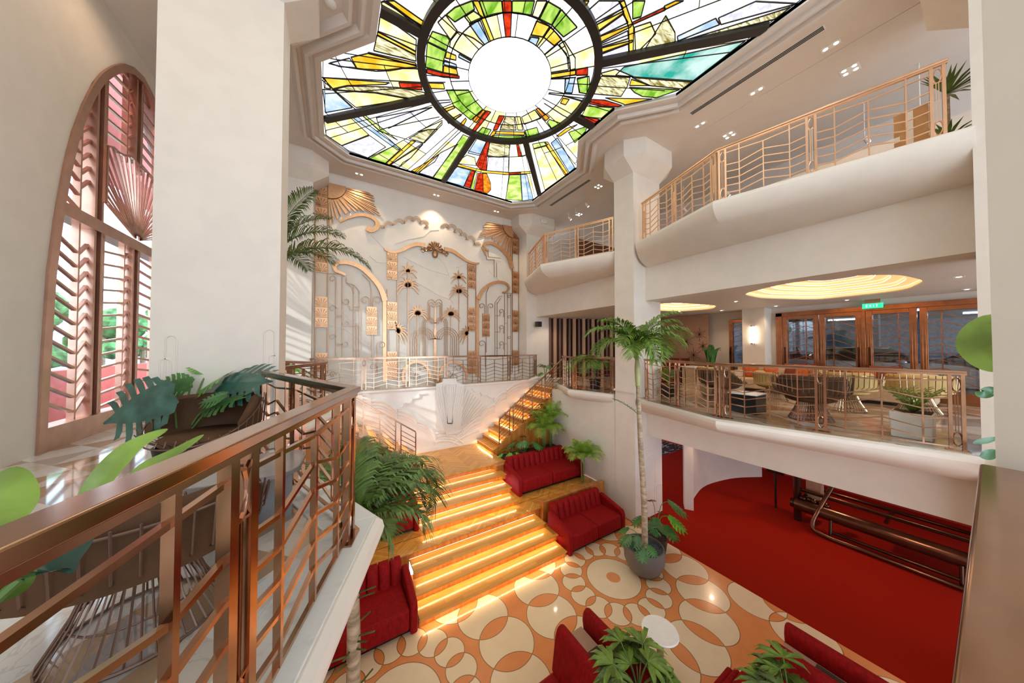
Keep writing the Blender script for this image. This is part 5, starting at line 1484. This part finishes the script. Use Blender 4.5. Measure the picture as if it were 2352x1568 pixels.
# ================================================================ wire chairs
def wire_chair(label, loc, rz, fab, wire, s=1.0, n=44, rr=.46, hb=.78, name='wire_lounge_chair', group=None, closed=False):
    """drum of bent rods flaring to a foot ring, padded seat and wrapped back; opens towards local -Y"""
    t = thing(name, label, 'chair', loc, rz, group)
    wr = .0045 if loc[0] < 0 else .0065
    def rim(g):                                    # g angle, back at +90 deg
        b = max(0, math.sin(g)*.5+.5); return .46+(hb-.46)*min(1, b*1.55)**1.3
    mb = MB()
    for k in range(n):
        g = 2*PI*k/n; c, sn = math.cos(g), math.sin(g)
        mb.tube([(c*.30*s, sn*.30*s, .012), (c*.22*s, sn*.22*s, .17*s), (c*.165*s, sn*.165*s, .33*s)], wr*s, 4)
    mb.build('wire_base', wire, t)
    mb = MB(); mb.tube([(math.cos(2*PI*k/30)*.30*s, math.sin(2*PI*k/30)*.30*s, .01) for k in range(30)], .008*s, 5, closed=True)
    mb.tube([(math.cos(2*PI*k/24)*.225*s, math.sin(2*PI*k/24)*.225*s, .15*s) for k in range(24)], .005*s, 5, closed=True); mb.build('foot_ring', wire, t)
    mb = MB()
    for k in range(n):
        g = 2*PI*k/n; c, sn = math.cos(g), math.sin(g); zr = rim(g)
        mb.tube([(c*.165*s, sn*.165*s, .33*s), (c*.34*s, sn*.34*s, .38*s), (c*(rr-.02)*s, sn*(rr-.02)*s, (.43+.0*zr)*s+.03), (c*rr*s, sn*rr*s, (zr-.05)*s)], wr*s, 4)
    mb.build('wire_shell', wire, t)
    MB().lathe([(.001, .37), (.30, .38), (.385, .42), (.395, .47), (.34, .50), (.001, .51)], n=30).build('seat_cushion', fab, t, smooth=True)
    for o_ in (t.children[-1],): o_.scale = (s, s, s)
    mb = MB(); N = 34; g0, g1 = R(-25), R(205)
    for i in range(N+1):
        g = g0+(g1-g0)*i/N; c, sn = math.cos(g), math.sin(g); zt = rim(g); e = min(1, min(i, N-i)/3.5)**.5
        ro, ri = rr-.012, rr-.012-.075*e-.01; zb = .44
        for (r_, z) in ((ro, zb), (ro, zt-.03), (ro-.01, zt), ((ro+ri)/2, zt+.022*e), (ri, zt-.01), (ri+.01, zt-.08), (ri, zb)): mb.v.append((c*r_*s, sn*r_*s, z*s))
    M_ = 7
    for i in range(N):
        for k in range(M_):
            l = (k+1) % M_; mb.f.append((i*M_+k, i*M_+l, (i+1)*M_+l, (i+1)*M_+k)); mb.m.append(0)
    mb.f.append(tuple(range(M_))); mb.m.append(0); mb.f.append(tuple(N*M_+k for k in range(M_))[::-1]); mb.m.append(0)
    mb.build('backrest', fab, t, smooth=True)
    mb = MB(); mb.tube([(math.cos(g)*(rr+.004)*s, math.sin(g)*(rr+.004)*s, (rim(g)-.045)*s) for g in [2*PI*k/40 for k in range(40)]], .007*s, 5, closed=True); mb.build('rim_wire', wire, t)
    return t
wirebr = mat('brown_coated_wire', (.20, .12, .09), .35, .5, var=.1)
wire_chair('brown suede wire chair in the foreground, its back against the near railing', (-.86, 2.42, 0), R(180), brownfab, wirebr, 1.05, 40, .47, .72)
wire_chair('brown suede lounge chair in front of the left pillar, facing the window', (-1.27, 4.88, 0), R(-20), brownfab, wirebr, 1.08, 40, .46, .82)
wire_chair('brown wire chair with its back to the lounge railing, nearest the rail', (8.50, 2.02, 0), R(110), brownfab, wirebr, 1.15, 44)
wire_chair('brown wire chair behind the rail, right of the tall palm', (9.2, 3.95, 0), R(60), brownfab, wirebr, 1.1, 36)
wire_chair('mustard wire chair in the middle of the lounge', (10.5, 1.9, 0), R(85), yellowfab, nickel, 1.15, 40)
wire_chair('mustard wire chair at the right end of the lounge, behind the yucca', (11.5, .95, 0), R(100), yellowfab, nickel, 1.1, 36)
wire_chair('mustard wire chair left of centre, turned sideways by the beige table', (10.75, 3.3, 0), R(35), yellowfab, nickel, 1.0, 36)
wire_chair('mustard wire chair near the reception desk', (11.7, 5.35, 0), R(90), yellowfab, nickel, 1.0, 30)
# side tables
t = thing('side_table', 'low grey lacquered table between the two brown suede chairs', 'table', (-.60, 3.28, 0))
MB().plate(roundp([(-.40, -.30), (.36, -.34), (.40, .30), (-.34, .34)]), .46, .50).build('table_top', greytop, t, bevel=.006)
MB().bx(-.015, .015, -.28, .28, 0, .46).build('leg_panel', greytop, t); MB().bx(-.30, .30, -.015, .015, 0, .459).build('leg_panel', greytop, t)
t = thing('cube_table', 'black cube side table with a white top behind the lounge railing', 'table', (8.22, 3.02, 0))
MB().bx(-.27, .27, -.27, .27, 0, .42).build('body', blackm, t, bevel=.006); MB().bx(-.28, .28, -.28, .28, .42, .445).build('table_top', white_top, t, bevel=.004)
t = thing('pouf', 'large round beige pouf left of the lounge chairs', 'pouf', (10.1, 4.35, 0))
MB().lathe([(.50, .04), (.56, .1), (.56, .52), (.50, .60), (.001, .61)], n=32).build('body', beigefab, t, smooth=True)
# long lounge sofa with rust cushions
t = thing('lounge_sofa', 'long beige sofa along the glass doors of the lounge', 'sofa', (12.24, .75, 0))
MB().bx(0, .95, 0, 4.3, .08, .42).build('seat', beigefab, t, bevel=.04); MB().bx(.72, .98, 0, 4.3, .42, .80).build('backrest', beigefab, t, bevel=.05)
MB().bx(.05, .9, .05, 4.25, 0, .08).build('plinth', blackm, t); MB().bx(0, .95, 4.06, 4.30, .42, .66).build('arm', beigefab, t, bevel=.04)
def cushion(label, loc, rz, s, m, tilt=-18, group=None):
    mb = MB(); N = 10
    for side in (-1, 1):
        o = len(mb.v)
        for i in range(N+1):
            for j in range(N+1):
                u, v = -1+2*i/N, -1+2*j/N; e = (1-abs(u)**3)*(1-abs(v)**3); k = 1-.06*(1-abs(v))*(abs(u) > .9)-.0
                mb.v.append((u*s/2*(1-.07*(1-v*v)), side*.085*e**.6, s/2+v*s/2*(1-.07*(1-u*u))))
        for i in range(N):
            for j in range(N): mb.f.append((o+i*(N+1)+j, o+(i+1)*(N+1)+j, o+(i+1)*(N+1)+j+1, o+i*(N+1)+j+1)); mb.m.append(0)
    o = mb.build('throw_cushion', m, smooth=True); o.location = loc; o.rotation_euler = (R(tilt), 0, rz)
    return tag(o, label, 'cushion', group)
rustd = mat('dark_rust_velvet', (.22, .03, .01), .6, var=.2, scale=9, sheen=.3)
for (y, m_, lb, s) in ((4.62, orangefab, 'rust velvet cushion at the left end of the beige sofa', .5), (4.05, orangefab, 'orange cushion leaning askew beside the sconce pillar', .42), (3.45, rustd, 'dark rust cushion behind the wide orange one', .58), (3.2, orangefab, 'wide orange cushion left of the sofa middle', .56),
                       (2.45, rustd, 'dark rust cushion in the middle of the beige sofa', .55), (1.95, orangefab, 'rust cushion under the exit sign', .55), (1.6, rustd, 'tall dark rust cushion right of the sofa middle', .60), (1.15, beigefab, 'cream cushion at the right end of the beige sofa', .5)):
    cushion(lb, (12.84 if m_ is not rustd else 12.88, y, .40), R(90)+.1*math.sin(y*7), s, m_, 16)
# reception
t = thing('reception_desk', 'reception desk with a hammered dark red metal front and slim counter', 'desk', (12.3, 7.6, 0))
MB().bx(-.35, .35, -1.0, 1.4, 0, 1.04).build('hammered_front', hammer, t, bevel=.02); MB().bx(-.38, .38, -1.55, -1.0, .70, .74).build('counter', white_top, t)
MB().bx(-.3, .3, -1.5, -1.03, 0, .70).build('side_cabinet', beigefab, t)
t = thing('star_wall_panel', 'rose gold wall panel with thin star shapes behind the reception desk', 'wall panel', (13.55, 6.3, 0))
MB().bx(0, .08, 0, 4.4, 0, 2.92).build('panel', rosepan, t)
rnd = random.Random(6)
for (y, z, r_) in ((.35, 2.05, .30), (.9, 1.75, .34), (1.5, 1.35, .30), (.6, 1.15, .34), (1.9, 2.2, .26), (2.4, 1.6, .32), (.22, 1.55, .2), (1.25, 2.35, .2), (3.0, 2.0, .3)):
    mb = MB()
    for k in range(6):
        g = PI*k/6+.2*k*0; ln = r_*(1 if k % 2 else .6); mb.bar((-.01, y-math.cos(g)*ln, z-math.sin(g)*ln), (-.01, y+math.cos(g)*ln, z+math.sin(g)*ln), .009, .012, upv=(1, 0, 0))
    mb.build('star', darkbr, t)
t = thing('potted_banana_plant', 'dark green broad-leaved plant between the star panel and the side door', 'plant', (13.1, 6.0, 0))
MB().lathe([(.15, 0), (.2, .35), (.18, .35)], n=18).build('pot', potblack, t, smooth=True)
for k in range(6):
    a = R(60*k+20); d = Vector((math.cos(a), math.sin(a), 0)); big_leaf(t, [(0, 0, .4), d*.1+Vector((0, 0, .9)), d*.22+Vector((0, 0, 1.35)), d*.42+Vector((0, 0, 1.6-.12*(k % 3)))], .26, mons, nrm=tuple(-d+Vector((0, 0, .2))))

# ================================================================ lounge doors
def glass_door(idx, y0, y1, ztop, style=1):
    t = thing('door_%d' % idx, 'x', 'door', (13.9, (y0+y1)/2, 0)); del t['label']; del t['category']; t['kind'] = 'structure'
    W = y1-y0; a, b = -W/2, W/2; fr = .13
    mb = MB(); mb.bx(-.07, .07, a, a+fr, 0, ztop); mb.bx(-.07, .07, b-fr, b, 0, ztop); mb.bx(-.07, .07, a+fr, b-fr, ztop-.12, ztop); mb.bx(-.07, .07, a+fr, b-fr, 0, .3)
    for yy in (a+fr*.3, a+fr*.7, b-fr*.3, b-fr*.7): mb.bx(-.085, -.07, yy-.012, yy+.012, .35, ztop-.2)
    mb.build('door_frame', bronze_door, t, bevel=.004)
    MB().bx(-.01, .0, a+fr, b-fr, .3, ztop-.12).build('pane', glassm, t)
    mb = MB(); c = a+fr+(W-2*fr)*(.28 if style else .72); mb.bx(-.04, -.015, c-.01, c+.01, .3, ztop-.12)
    z = .25
    while z < ztop-.2:
        for (p, q_, s) in ((a+fr, c, .5), (c, b-fr, -.28)):
            z0, z1 = z, z+s*(q_-p); 
            if style == 0: z0, z1 = z, z+.28*(q_-p) if p < c-.001 else z-.5*(q_-p)
            zz0, zz1 = (z+s*0, z) if False else (z, z + s*(q_-p)) if p < c-.001 else (z + .5*(c-a-fr), z + .5*(c-a-fr) + s*(q_-p))
            if max(zz0, zz1) < ztop-.12 and min(zz0, zz1) > .3: mb.bar((-.028, p, zz0), (-.028, q_, zz1), .012, .016)
        z += .21
    mb.build('chevron_bars', bronze_door, t)
    MB().bx(-.13, -.10, (b-fr*.6 if style else a+fr*.4), (b-fr*.6 if style else a+fr*.4)+.03, .8, 1.5).build('door_handle', darkbr, t)
    return t
bronze_door = mat('polished_copper_door', (.42, .17, .08), .22, .9, var=.15, scale=5)
glass_door(1, 3.06, 3.98, 2.60, 1); glass_door(2, 2.12, 3.04, 2.60, 0); glass_door(3, 1.12, 2.04, 2.60, 1); glass_door(4, .05, 1.08, 2.60, 0); glass_door(5, 4.95, 5.66, 2.60, 1)
mb = MB(); mb.bx(13.80, 14.0, 3.98, 4.16, 0, 2.72); mb.bx(13.80, 14.0, 0, 4.16, 2.60, 2.74); mb.bx(13.80, 14.0, 2.04, 2.12, 0, 2.6); mb.bx(13.8, 14.0, -.05, .05, 0, 2.6)
struct(mb.build('trim_40', bronze_door, bevel=.006))
garageb = mat('bluish_garage_paint', (.42, .50, .72), .7, var=.1)
garagew = mat('garage_wall_paint', (.22, .27, .36), .7, var=.2)
# garage beyond the doors
tag(MB().bx(14.2, 27, -7, 17, -.22, -.02).build('garage_floor', concrete), 'grey parking floor seen through the lounge doors', 'floor')
tag(MB().bx(26.8, 27, -7, 17, 0, 3.2).build('garage_wall', garagew), 'pale far wall of the parking seen through the doors', 'wall')
tag(MB().bx(14.2, 27, -7, 17, 3.0, 3.2).build('garage_ceiling', concrete), 'dark beamed parking ceiling beyond the lounge doors', 'ceiling')
for k, y in enumerate((-5, -1.2, 2.6, 6.4)): tag(MB().bx(20, 20.5, y, y+.5, 0, 3.0).build('garage_column', concrete), 'grey parking column beyond the glass doors', 'column', 'parking columns')
for k, (x, y) in enumerate(((16.5, 0), (16.5, 3.5), (19.5, 1.5), (19.5, 5), (23, 0), (23, 4), (18, -3))): tag(MB().box((x, y, 2.95), (.1, 1.4, .06)).build('tube_lamp', garage_light), 'white tube lamp on the parking ceiling', 'lamp', 'parking tube lamps')
def car(label, loc, rz, m, h=1.5):
    t = thing('car', label, 'car', loc, rz)
    side = [(-2.2, .35), (-2.25, .75), (-1.9, .95), (-1.2, 1.0), (-.55, h-.04), (.2, h), (1.1, h-.08), (1.75, 1.05), (2.2, .98), (2.3, .6), (2.25, .35)]
    MB().prism([(-2.2, .3), (-2.25, .75), (-1.9, .93), (-1.2, 1.0), (1.75, 1.05), (2.2, .98), (2.3, .6), (2.25, .3)], lambda a, b, d: (a, d*(1 if b < .9 else .93), b), -.88, .88).build('body', m, t, bevel=.04)
    MB().prism([(-1.15, .98), (-.55, h-.06), (.2, h-.02), (1.1, h-.10), (1.72, 1.02)], lambda a, b, d: (a, d*(1 if b < 1.1 else .82), b), -.80, .80).build('windows', carglass, t, bevel=.03)
    MB().prism([(-.5, h-.03), (.2, h+.01), (1.1, h-.07), (1.1, h-.1), (.2, h-.04), (-.5, h-.08)], lambda a, b, d: (a, d, b), -.66, .66).build('roof', m, t)
    for (x, y) in ((-1.4, -.82), (1.4, -.82), (-1.4, .82), (1.4, .82)):
        MB().tube([(x, y-.1, .33), (x, y+.1, .33)], .33, 18).build('wheel', rubber, t)
    for y in (-.98, .98): MB().ellipsoid((-.75, y, 1.02), (.12, .1, .08)).build('side_mirror', m, t, smooth=True)
    return t
car('silver sedan parked right behind the glass doors', (16.4, 2.4, 0), R(95), carw, 1.52)
car('black car parked deeper in the garage, right side', (19.2, -.8, 0), R(60), card, 1.5)
car('dark pickup-like car at the left of the garage view', (20.4, 6.0, 0), R(20), card, 1.6)
tag(MB().bx(14.2, 26, 11, 11.2, 0, 3.0).build('garage_partition', garageb), 'bluish lit parking wall seen through the side door', 'wall')
# sconce, exit sign
t = thing('wall_sconce', 'glowing glass wall sconce on the lounge pillar', 'wall lamp', (13.22, 4.64, 1.95))
MB().tube([(-.04, 0, -.30), (-.04, 0, .30)], .055, 14).build('glass_tube', scon, t, smooth=True)
for z in (-.32, .32): MB().tube([(-.04, 0, z-.02), (-.04, 0, z+.02)], .062, 14).build('cap', bronze, t)
t = thing('exit_sign', 'small green glowing exit sign above the lounge doors', 'sign', (13.7, 1.88, 2.73))
MB().bx(-.02, .02, -.20, .20, -.075, .075).build('sign_box', exitm, t, bevel=.004)
MB().bx(-.005, .005, -.15, .15, .075, .20).build('bracket', nickel, t)
LET = {'E': [(0, 0, 0, 1), (0, 0, .6, 0), (0, .5, .5, .5), (0, 1, .6, 1)], 'X': [(0, 0, .6, 1), (0, 1, .6, 0)], 'I': [(.3, 0, .3, 1)], 'T': [(.3, 0, .3, 1), (0, 1, .6, 1)]}
mb = MB()
for i, chh in enumerate('EXIT'):
    for (a, b, c, d) in LET[chh]: y0 = .12-i*.062; mb.bar((-.023, y0-a*.06, -.035+b*.07), (-.023, y0-c*.06, -.035+d*.07), .012, .004, upv=(0, 0, 1))
mb.build('lettering', exitw, t)
# ================================================================ lamps and ceiling fittings
def downlight(label, loc, n=2, rz=0, group=None, power=0, ang=110, d=.075, cat='ceiling lamp', c=(1, .72, .47)):
    t = thing('recessed_downlight', label, cat, loc, rz, group)
    W = {1: [(0, 0)], 2: [(-d, 0), (d, 0)], 4: [(-d, -d), (d, -d), (-d, d), (d, d)]}[n]
    MB().box((0, 0, -.006), ((.13, .13, .012) if n == 1 else ((.28, .14, .012) if n == 2 else (.28, .28, .012)))).build('trim_plate', whitem, t)
    for (x, y) in W: MB().lathe([(.001, 0), (.034, 0)], (x, y, -.014), 12, cap=False).build('lamp', lampm, t)
    if power: spot('downlight_beam', (loc[0], loc[1], loc[2]-.05), power, c, ang)
    return t
up_ = [(8.48, 1.62, 2), (9.57, 1.55, 4), (8.48, 2.83, 2), (8.46, 4.07, 2), (9.59, 3.85, 4), (8.47, 7.67, 4), (9.51, 9.76, 4)]
names = ['first twin downlight on the top floor ceiling from the right', 'quad downlight deepest on the right of the top floor ceiling', 'middle twin downlight beside the long air slot', 'twin downlight closest to the right pillar capital', 'quad downlight above the bend of the top railing', 'quad downlight left of the pillar capital', 'small quad downlight above the far balcony railing']
for (x, y, n), lb in zip(up_, names): downlight(lb, (x, y, CEIL), n, R(90), power=60 if n == 2 else 40)
for (x, lb) in ((.71, 'twin downlight washing the left part of the mural'), (3.44, 'twin downlight washing the middle of the mural'), (6.15, 'twin downlight washing the right part of the mural')):
    downlight(lb, (x, 11.45, CEIL), 2, 0, power=130, ang=100)
for (x, y, lb) in ((11.69, 6.48, 'downlight left of the reception cove'), (12.81, 5.48, 'downlight near the lounge pillar'), (10.77, .36, 'downlight at the right end of the lounge ceiling'), (10.65, 4.16, 'downlight between the two light coves'), (13.25, .34, 'downlight in front of the rightmost door'), (13.0, 3.9, 'downlight above the orange cushions'), (13.2, 2.3, 'downlight next to the exit sign')):
    downlight(lb, (x, y, 2.924), 1, 0, power=26, ang=130)
for (x, y) in ((9.9, 4.6), (9.9, 1.2), (10.2, 7.8), (12.5, 2.6)):
    spot('carpet_lamp', (x, y, -1.2), 55, (1, .62, .38), 140)
for (x, y, z) in ((9.4, 8.5, 2.9), (8.6, 10.4, 2.9)): spot('landing_lamp', (x, y, z), 30, (1, .8, .6), 130)
def air_slot(label, x, y0, y1):
    t = thing('air_slot', label, 'air vent', (x, (y0+y1)/2, CEIL)); L = y1-y0
    MB().bx(-.07, .07, -L/2, L/2, -.006, .0).build('frame', whitem, t)
    for k in (-.042, 0, .042): MB().bx(k-.014, k+.014, -L/2+.02, L/2-.02, -.010, -.006).build('slot', ventm, t)
air_slot('long linear air slot beside the skylight, on the right', 7.87, 1.57, 4.02); air_slot('linear air slot above the far balcony', 7.87, 7.5, 9.8)
t = thing('smoke_detector', 'round white smoke detector near the left pillar capital', 'detector', (-.10, 5.98, CEIL)); MB().lathe([(.09, 0), (.09, -.02), (.05, -.045), (.001, -.05)], n=20).build('body', whitem, t, smooth=True)
t = thing('emergency_light', 'white twin-head emergency light on the far pillar capital', 'lamp', (8.25, 10.74, 7.30)); MB().bx(-.18, .18, -.05, .04, -.09, .09).build('housing', whitem, t, bevel=.02)
for s in (-.09, .09): MB().ellipsoid((s, -.055, .01), (.05, .03, .05), 10, 6).build('lamp_head', whitem, t, smooth=True)
t = thing('speaker', 'small black loudspeaker under the far beam', 'speaker', (8.05, 10.9, 2.55)); MB().bx(-.12, .12, -.1, .1, -.12, .12).build('cabinet', blackm, t, bevel=.01)
for i, (x, y, z, lb) in enumerate(((8.75, 8.6, 7.36, 'white track spotlight nearest the far air slot'), (8.9, 9.35, 7.36, 'white track spotlight in the middle above the far balcony'), (9.0, 9.9, 7.36, 'white track spotlight farthest above the far balcony'),
        (11.2, 4.6, 6.7, 'white spotlight on the top floor wall behind the rail bend'), (11.2, 6.0, 6.7, 'white spotlight behind the left part of the top railing'), (11.2, 1.6, 6.7, 'white spotlight behind the right part of the top railing'), (10.6, .75, 6.6, 'white spotlight right of the cardboard boxes'))):
    t = thing('track_spotlight', lb, 'spotlight', (x, y, z)); MB().tube([(0, 0, 0), (.10, -.05, -.12)], .045, 12).build('can', whitem, t); MB().tube([(0, 0, 0), (0, 0, CEIL-z)], .01, 6).build('stem', whitem, t)
    MB().tube([(.10, -.05, -.12), (.103, -.0515, -.124)], .036, 12).build('lamp', lampm, t)
# cardboard boxes on the top floor
for (z, s, lb) in ((UP, (.5, .42, .64), 'lower cardboard moving box behind the top railing'), (UP+.64, (.44, .38, .60), 'upper cardboard box stacked on another behind the top railing')):
    t = thing('cardboard_box', lb, 'box', (9.2, .74, z)); MB().bx(-s[0]/2, s[0]/2, -s[1]/2, s[1]/2, 0, s[2]-.001).build('carton', cardb, t, bevel=.006)
    MB().bx(-s[0]/2-.002, -s[0]/2, -.03, .03, .0, s[2]).build('tape_strip', tape, t); MB().bx(-s[0]/2-.002, -s[0]/2, .12, .2, .08, .18).build('shipping_label', tape, t)
# slatted wall at the far right of the mezzanine
t = thing('slatted_partition', 'dark brown vertical slat partition past the far pillar', 'partition', (8.85, 10.9, 0))
for k in range(16):
    u = k/15; x = 8.95+u*3.6; y = 11.2-u*1.2
    MB().box((x-8.85, y-10.9, 1.46), (.16 if k % 2 else .10, .10, 2.92), rz=R(-18)).build('slat', panel_l if k % 2 else panel_d, t)
    
MB().box((10.8-8.85, 10.75-10.9, 1.46), (3.9, .04, 2.90), rz=R(-18)).build('backing_panel', panel_d, t)
# dark upper corridor
tag(MB().bx(9.6, 12.5, 9.9, 10.0, UP, UP+1.9).build('dark_cabinet', panel_d, bevel=.01), 'dark cabinet wall behind the far top railing', 'cabinet')
tag(MB().box((10.6, 2.8, UP+.75), (.15, 5.6, 1.5)).build('plaster_parapet', plaster), 'pale low parapet behind the top floor railing', 'parapet')
# ================================================================ bronze machine on the red carpet
t = thing('bronze_machine', 'big dark bronze machine of pipes and a long cylinder on the red carpet', 'sculpture', (11.6, 1.4, G)); O = Vector((11.6, 1.4, G))
def mt(name, pts, r, m=machbr, n=12): MB().tube([tuple(Vector(p)-O) for p in pts], r, n).build(name, m, t, smooth=True)
mt('cylinder', [(11.75, 3.15, -3.12), (11.75, -1.5, -3.12)], .17, machbr, 20)
mt('cylinder_cap', [(11.75, 3.17, -3.12), (11.75, 3.25, -3.12)], .13, darkbr, 16)
mt('floor_pipe', smoothpts([(11.35, -1.5, -3.58), (11.35, 1.6, -3.58), (11.35, 2.45, -3.58), (11.40, 2.72, -3.45), (11.75, 2.6, -2.9), (12.4, 2.4, -2.2)], 6), .05)
mt('upper_rail', [(11.95, 3.1, -2.72), (11.95, -1.5, -2.72)], .035)
mt('upper_rail', [(12.05, 3.1, -2.80), (12.05, -1.5, -2.80)], .03, darkbr)
mt('corner_post', [(11.9, 3.15, G), (11.9, 3.15, -1.6)], .09, darkbr)
mt('back_rail', [(12.9, 3.1, -2.9), (12.9, -1.5, -2.9)], .045, darkbr); mt('back_rail', [(12.9, 3.1, -2.35), (12.9, -1.5, -2.35)], .045, darkbr)
mt('roller', [(12.5, 1.5, -2.30), (12.5, -.2, -2.30)], .15, machbr, 18)
for y in (3.0, 1.5, 0, -1.4): mt('cross_beam', [(11.9, y, -2.9), (12.9, y, -2.9)], .04, darkbr)
for y in (2.4, .45, -1.2): mt('foot', [(11.5, y, G+.0), (11.6, y, -3.2)], .035, darkbr)
mt('brace', [(12.0, .35, -2.2), (12.9, -.3, G)], .07, darkbr); mt('inner_rail', [(11.55, 2.4, -3.5), (11.55, -1.5, -3.5)], .04, darkbr)
MB().box(tuple(Vector((12.45, 1.75, -2.30))-O), (.35, .5, .4)).build('gear_box', darkbr, t, bevel=.02)
for k in range(7): MB().ellipsoid(tuple(Vector((12.26, 1.98-.08*k, -2.14))-O), (.02, .02, .02), 8, 6).build('rivet', nickel, t)
MB().box(tuple(Vector((12.25, 2.85, -2.4))-O), (.35, .30, 1.1)).build('side_box', panel_l, t)
for k in range(5): MB().ellipsoid(tuple(Vector((11.8+.06*(k % 2), 3.0-.12*k, -2.92))-O), (.08, .08, .07), 8, 6).build('knob', darkbr, t, smooth=True)
t = thing('monitor', 'small black monitor at the far end of the machine', 'monitor', (12.2, 3.75, -2.2)); MB().bx(-.05, .05, -.22, .22, -.35, .3).build('screen', blackm, t, bevel=.01)
MB().tube([(0, 0, -.35), (0, 0, G+2.2)], .03, 8).build('stand', blackm, t)
# ================================================================ seats at the bottom of the picture
def island(label, plabel, loc, rz, L=1.7, w=.42):
    """planter box with a sloped red velvet seat on each side"""
    t = thing('planter_box', plabel, 'planter', loc, rz)
    MB().prism([(-w/2, 0), (w/2, 0), (w*.35, .78), (-w*.35, .78)], lambda a, b, d: (a, d, b), -L, 0).build('box', mauvefab, t, bevel=.01)
    MB().bx(-w*.28, w*.28, -L+.05, -.35, .78, .79).build('soil', soil, t)
    for s, lb in zip((-1, 1), label):
        q_ = thing('velvet_chair', lb, 'chair', (loc[0], loc[1], loc[2]), rz)
        A = [(s*(w/2+.02), 0.40), (s*(w/2-.04), .86), (s*(w/2-.02), .97), (s*(w/2+.05), 1.02), (s*(w/2+.13), .98), (s*(w/2+.17), .88), (s*(w/2+.24), .40)]
        MB().prism(A, lambda a, b, d: (a, d, b), -L*.95, .02).build('backrest', velvet, q_, bevel=.05, seg=4)
        MB().prism([(s*(w/2+.02), .05), (s*(w/2+.75), .05), (s*(w/2+.78), .40), (s*(w/2+.10), .42)], lambda a, b, d: (a, d, b), -L*.95, .0).build('seat', velvet, q_, bevel=.04, seg=3)
    return t
island(('glossy red velvet seat left of the taupe planter, at the bottom edge', 'red velvet seat right of the taupe planter, facing the white table'), 'taupe leather planter box between two red seats', (3.22, 3.45, G), 0)
island(('red velvet seat with rounded back near the bottom right', 'red velvet seat at the lowest right corner of the tiles'), 'taupe planter box beside the rounded red seat', (5.62, 1.70, G), 0)
t = thing('velvet_chair', 'ribbed red velvet chair at the bottom edge between the plants', 'chair', (4.62, 1.85, G))
mb = MB()
for k in range(3): mb.bx(-.30, .30, -.02+.09*k, .06+.09*k, .30-.05*k, .68-.06*k)
mb.build('backrest', velvet, t, bevel=.03, seg=3); MB().bx(-.32, .32, -.6, .0, .05, .42).build('seat', velvet, t, bevel=.05, seg=3)
t = thing('round_table', 'small round white-topped table beside the red seats', 'table', (4.38, 2.78, G))
MB().lathe([(.001, .735), (.255, .735), (.265, .75), (.255, .765), (.001, .765)], n=40).build('table_top', white_top, t, smooth=True)
MB().tube([(0, 0, .03), (0, 0, .735)], .05, 14).build('pedestal', mauvefab, t); MB().lathe([(.2, 0), (.2, .02), (.05, .035)], n=24).build('foot', mauvefab, t)
def rhapis(label, loc, h, seed, n=9, sp=.5):
    t = thing('potted_palm', label, 'palm', loc); rnd = random.Random(seed)
    for k in range(n):
        a = 2*PI*k/n+rnd.uniform(-.3, .3); rr = sp*rnd.uniform(.3, 1); hh = h*rnd.uniform(.7, 1.1); tip = Vector((math.cos(a)*rr, math.sin(a)*rr, hh))
        MB().tube(smoothpts([(0, 0, 0), (tip.x*.3, tip.y*.3, hh*.6), tip], 4), .007, 5).build('stem', stem_m, t)
        mb = MB(); nb = 9
        for j in range(nb):
            g = a + R(-95+190*j/(nb-1)); L = .30*rnd.uniform(.85, 1.15); d = Vector((math.cos(g), math.sin(g), rnd.uniform(-.1, .35))).normalized(); s = d.cross(Vector((0, 0, 1))).normalized()*.032
            p1 = tip+d*L*.4; p2 = tip+d*L*.75-Vector((0, 0, L*.12)); p3 = tip+d*L-Vector((0, 0, L*.4)); c1 = Vector((0, 0, -.012))
            mb.add([tip, p1-s, p1+c1, p1+s, p2-s*.9, p2+c1, p2+s*.9, p3], [(0, 1, 2), (0, 2, 3), (1, 4, 5, 2), (2, 5, 6, 3), (4, 7, 5), (5, 7, 6)])
        mb.build('leaf', green1 if k % 3 else green2, t)
    return t
rhapis('lush green palm leaves over the red seats at the bottom centre', (3.25, 2.35, G+.79), .45, 4, 18, .34)
rhapis('green palm leaves at the bottom edge right of the white table', (4.72, 1.32, G), 1.25, 9, 12, .36)

for (x, y, lb) in ((-2.4, 3.2, 'added downlight brightening the left wall above the near balcony'), (-2.4, 7.4, 'added downlight brightening the left wall by the arched window')): downlight(lb, (x, y, CEIL), 2, 0, power=45, ang=170)  # two out-of-view downlights added to brighten the left wall
struct(MB().bx(8.74, 8.77, -3.5, 11, CEIL-.012, CEIL+.002).build('trim_50', ceil_m))

# groups of repeats
GRP = {'balcony_railing': 'bronze railings with chevron bars', 'stair_railing': 'railings of the side stairs', 'banquette_sofa': 'red velvet banquettes beside the stairs', 'wire_lounge_chair': 'wire lounge chairs', 'throw_cushion': 'cushions on the lounge sofa',
       'recessed_downlight': 'recessed downlights', 'track_spotlight': 'white spotlights on the top floor', 'velvet_chair': 'red velvet seats around the white table', 'planter_box': 'taupe planter boxes', 'cardboard_box': 'stacked cardboard boxes', 'air_slot': 'ceiling air slots', 'side_stair': 'side stairs to the mezzanine', 'ceiling_light_cove': 'stepped light coves', 'tall_palm': 'tall palms on the left', 'car': 'cars in the garage', 'leafy_plant': 'split-leaf plants'}
for o in list(col.objects):
    b_ = o.name.split('.')[0]
    if o.parent is None and b_ in GRP and 'label' in o and 'group' not in o: o['group'] = GRP[b_]
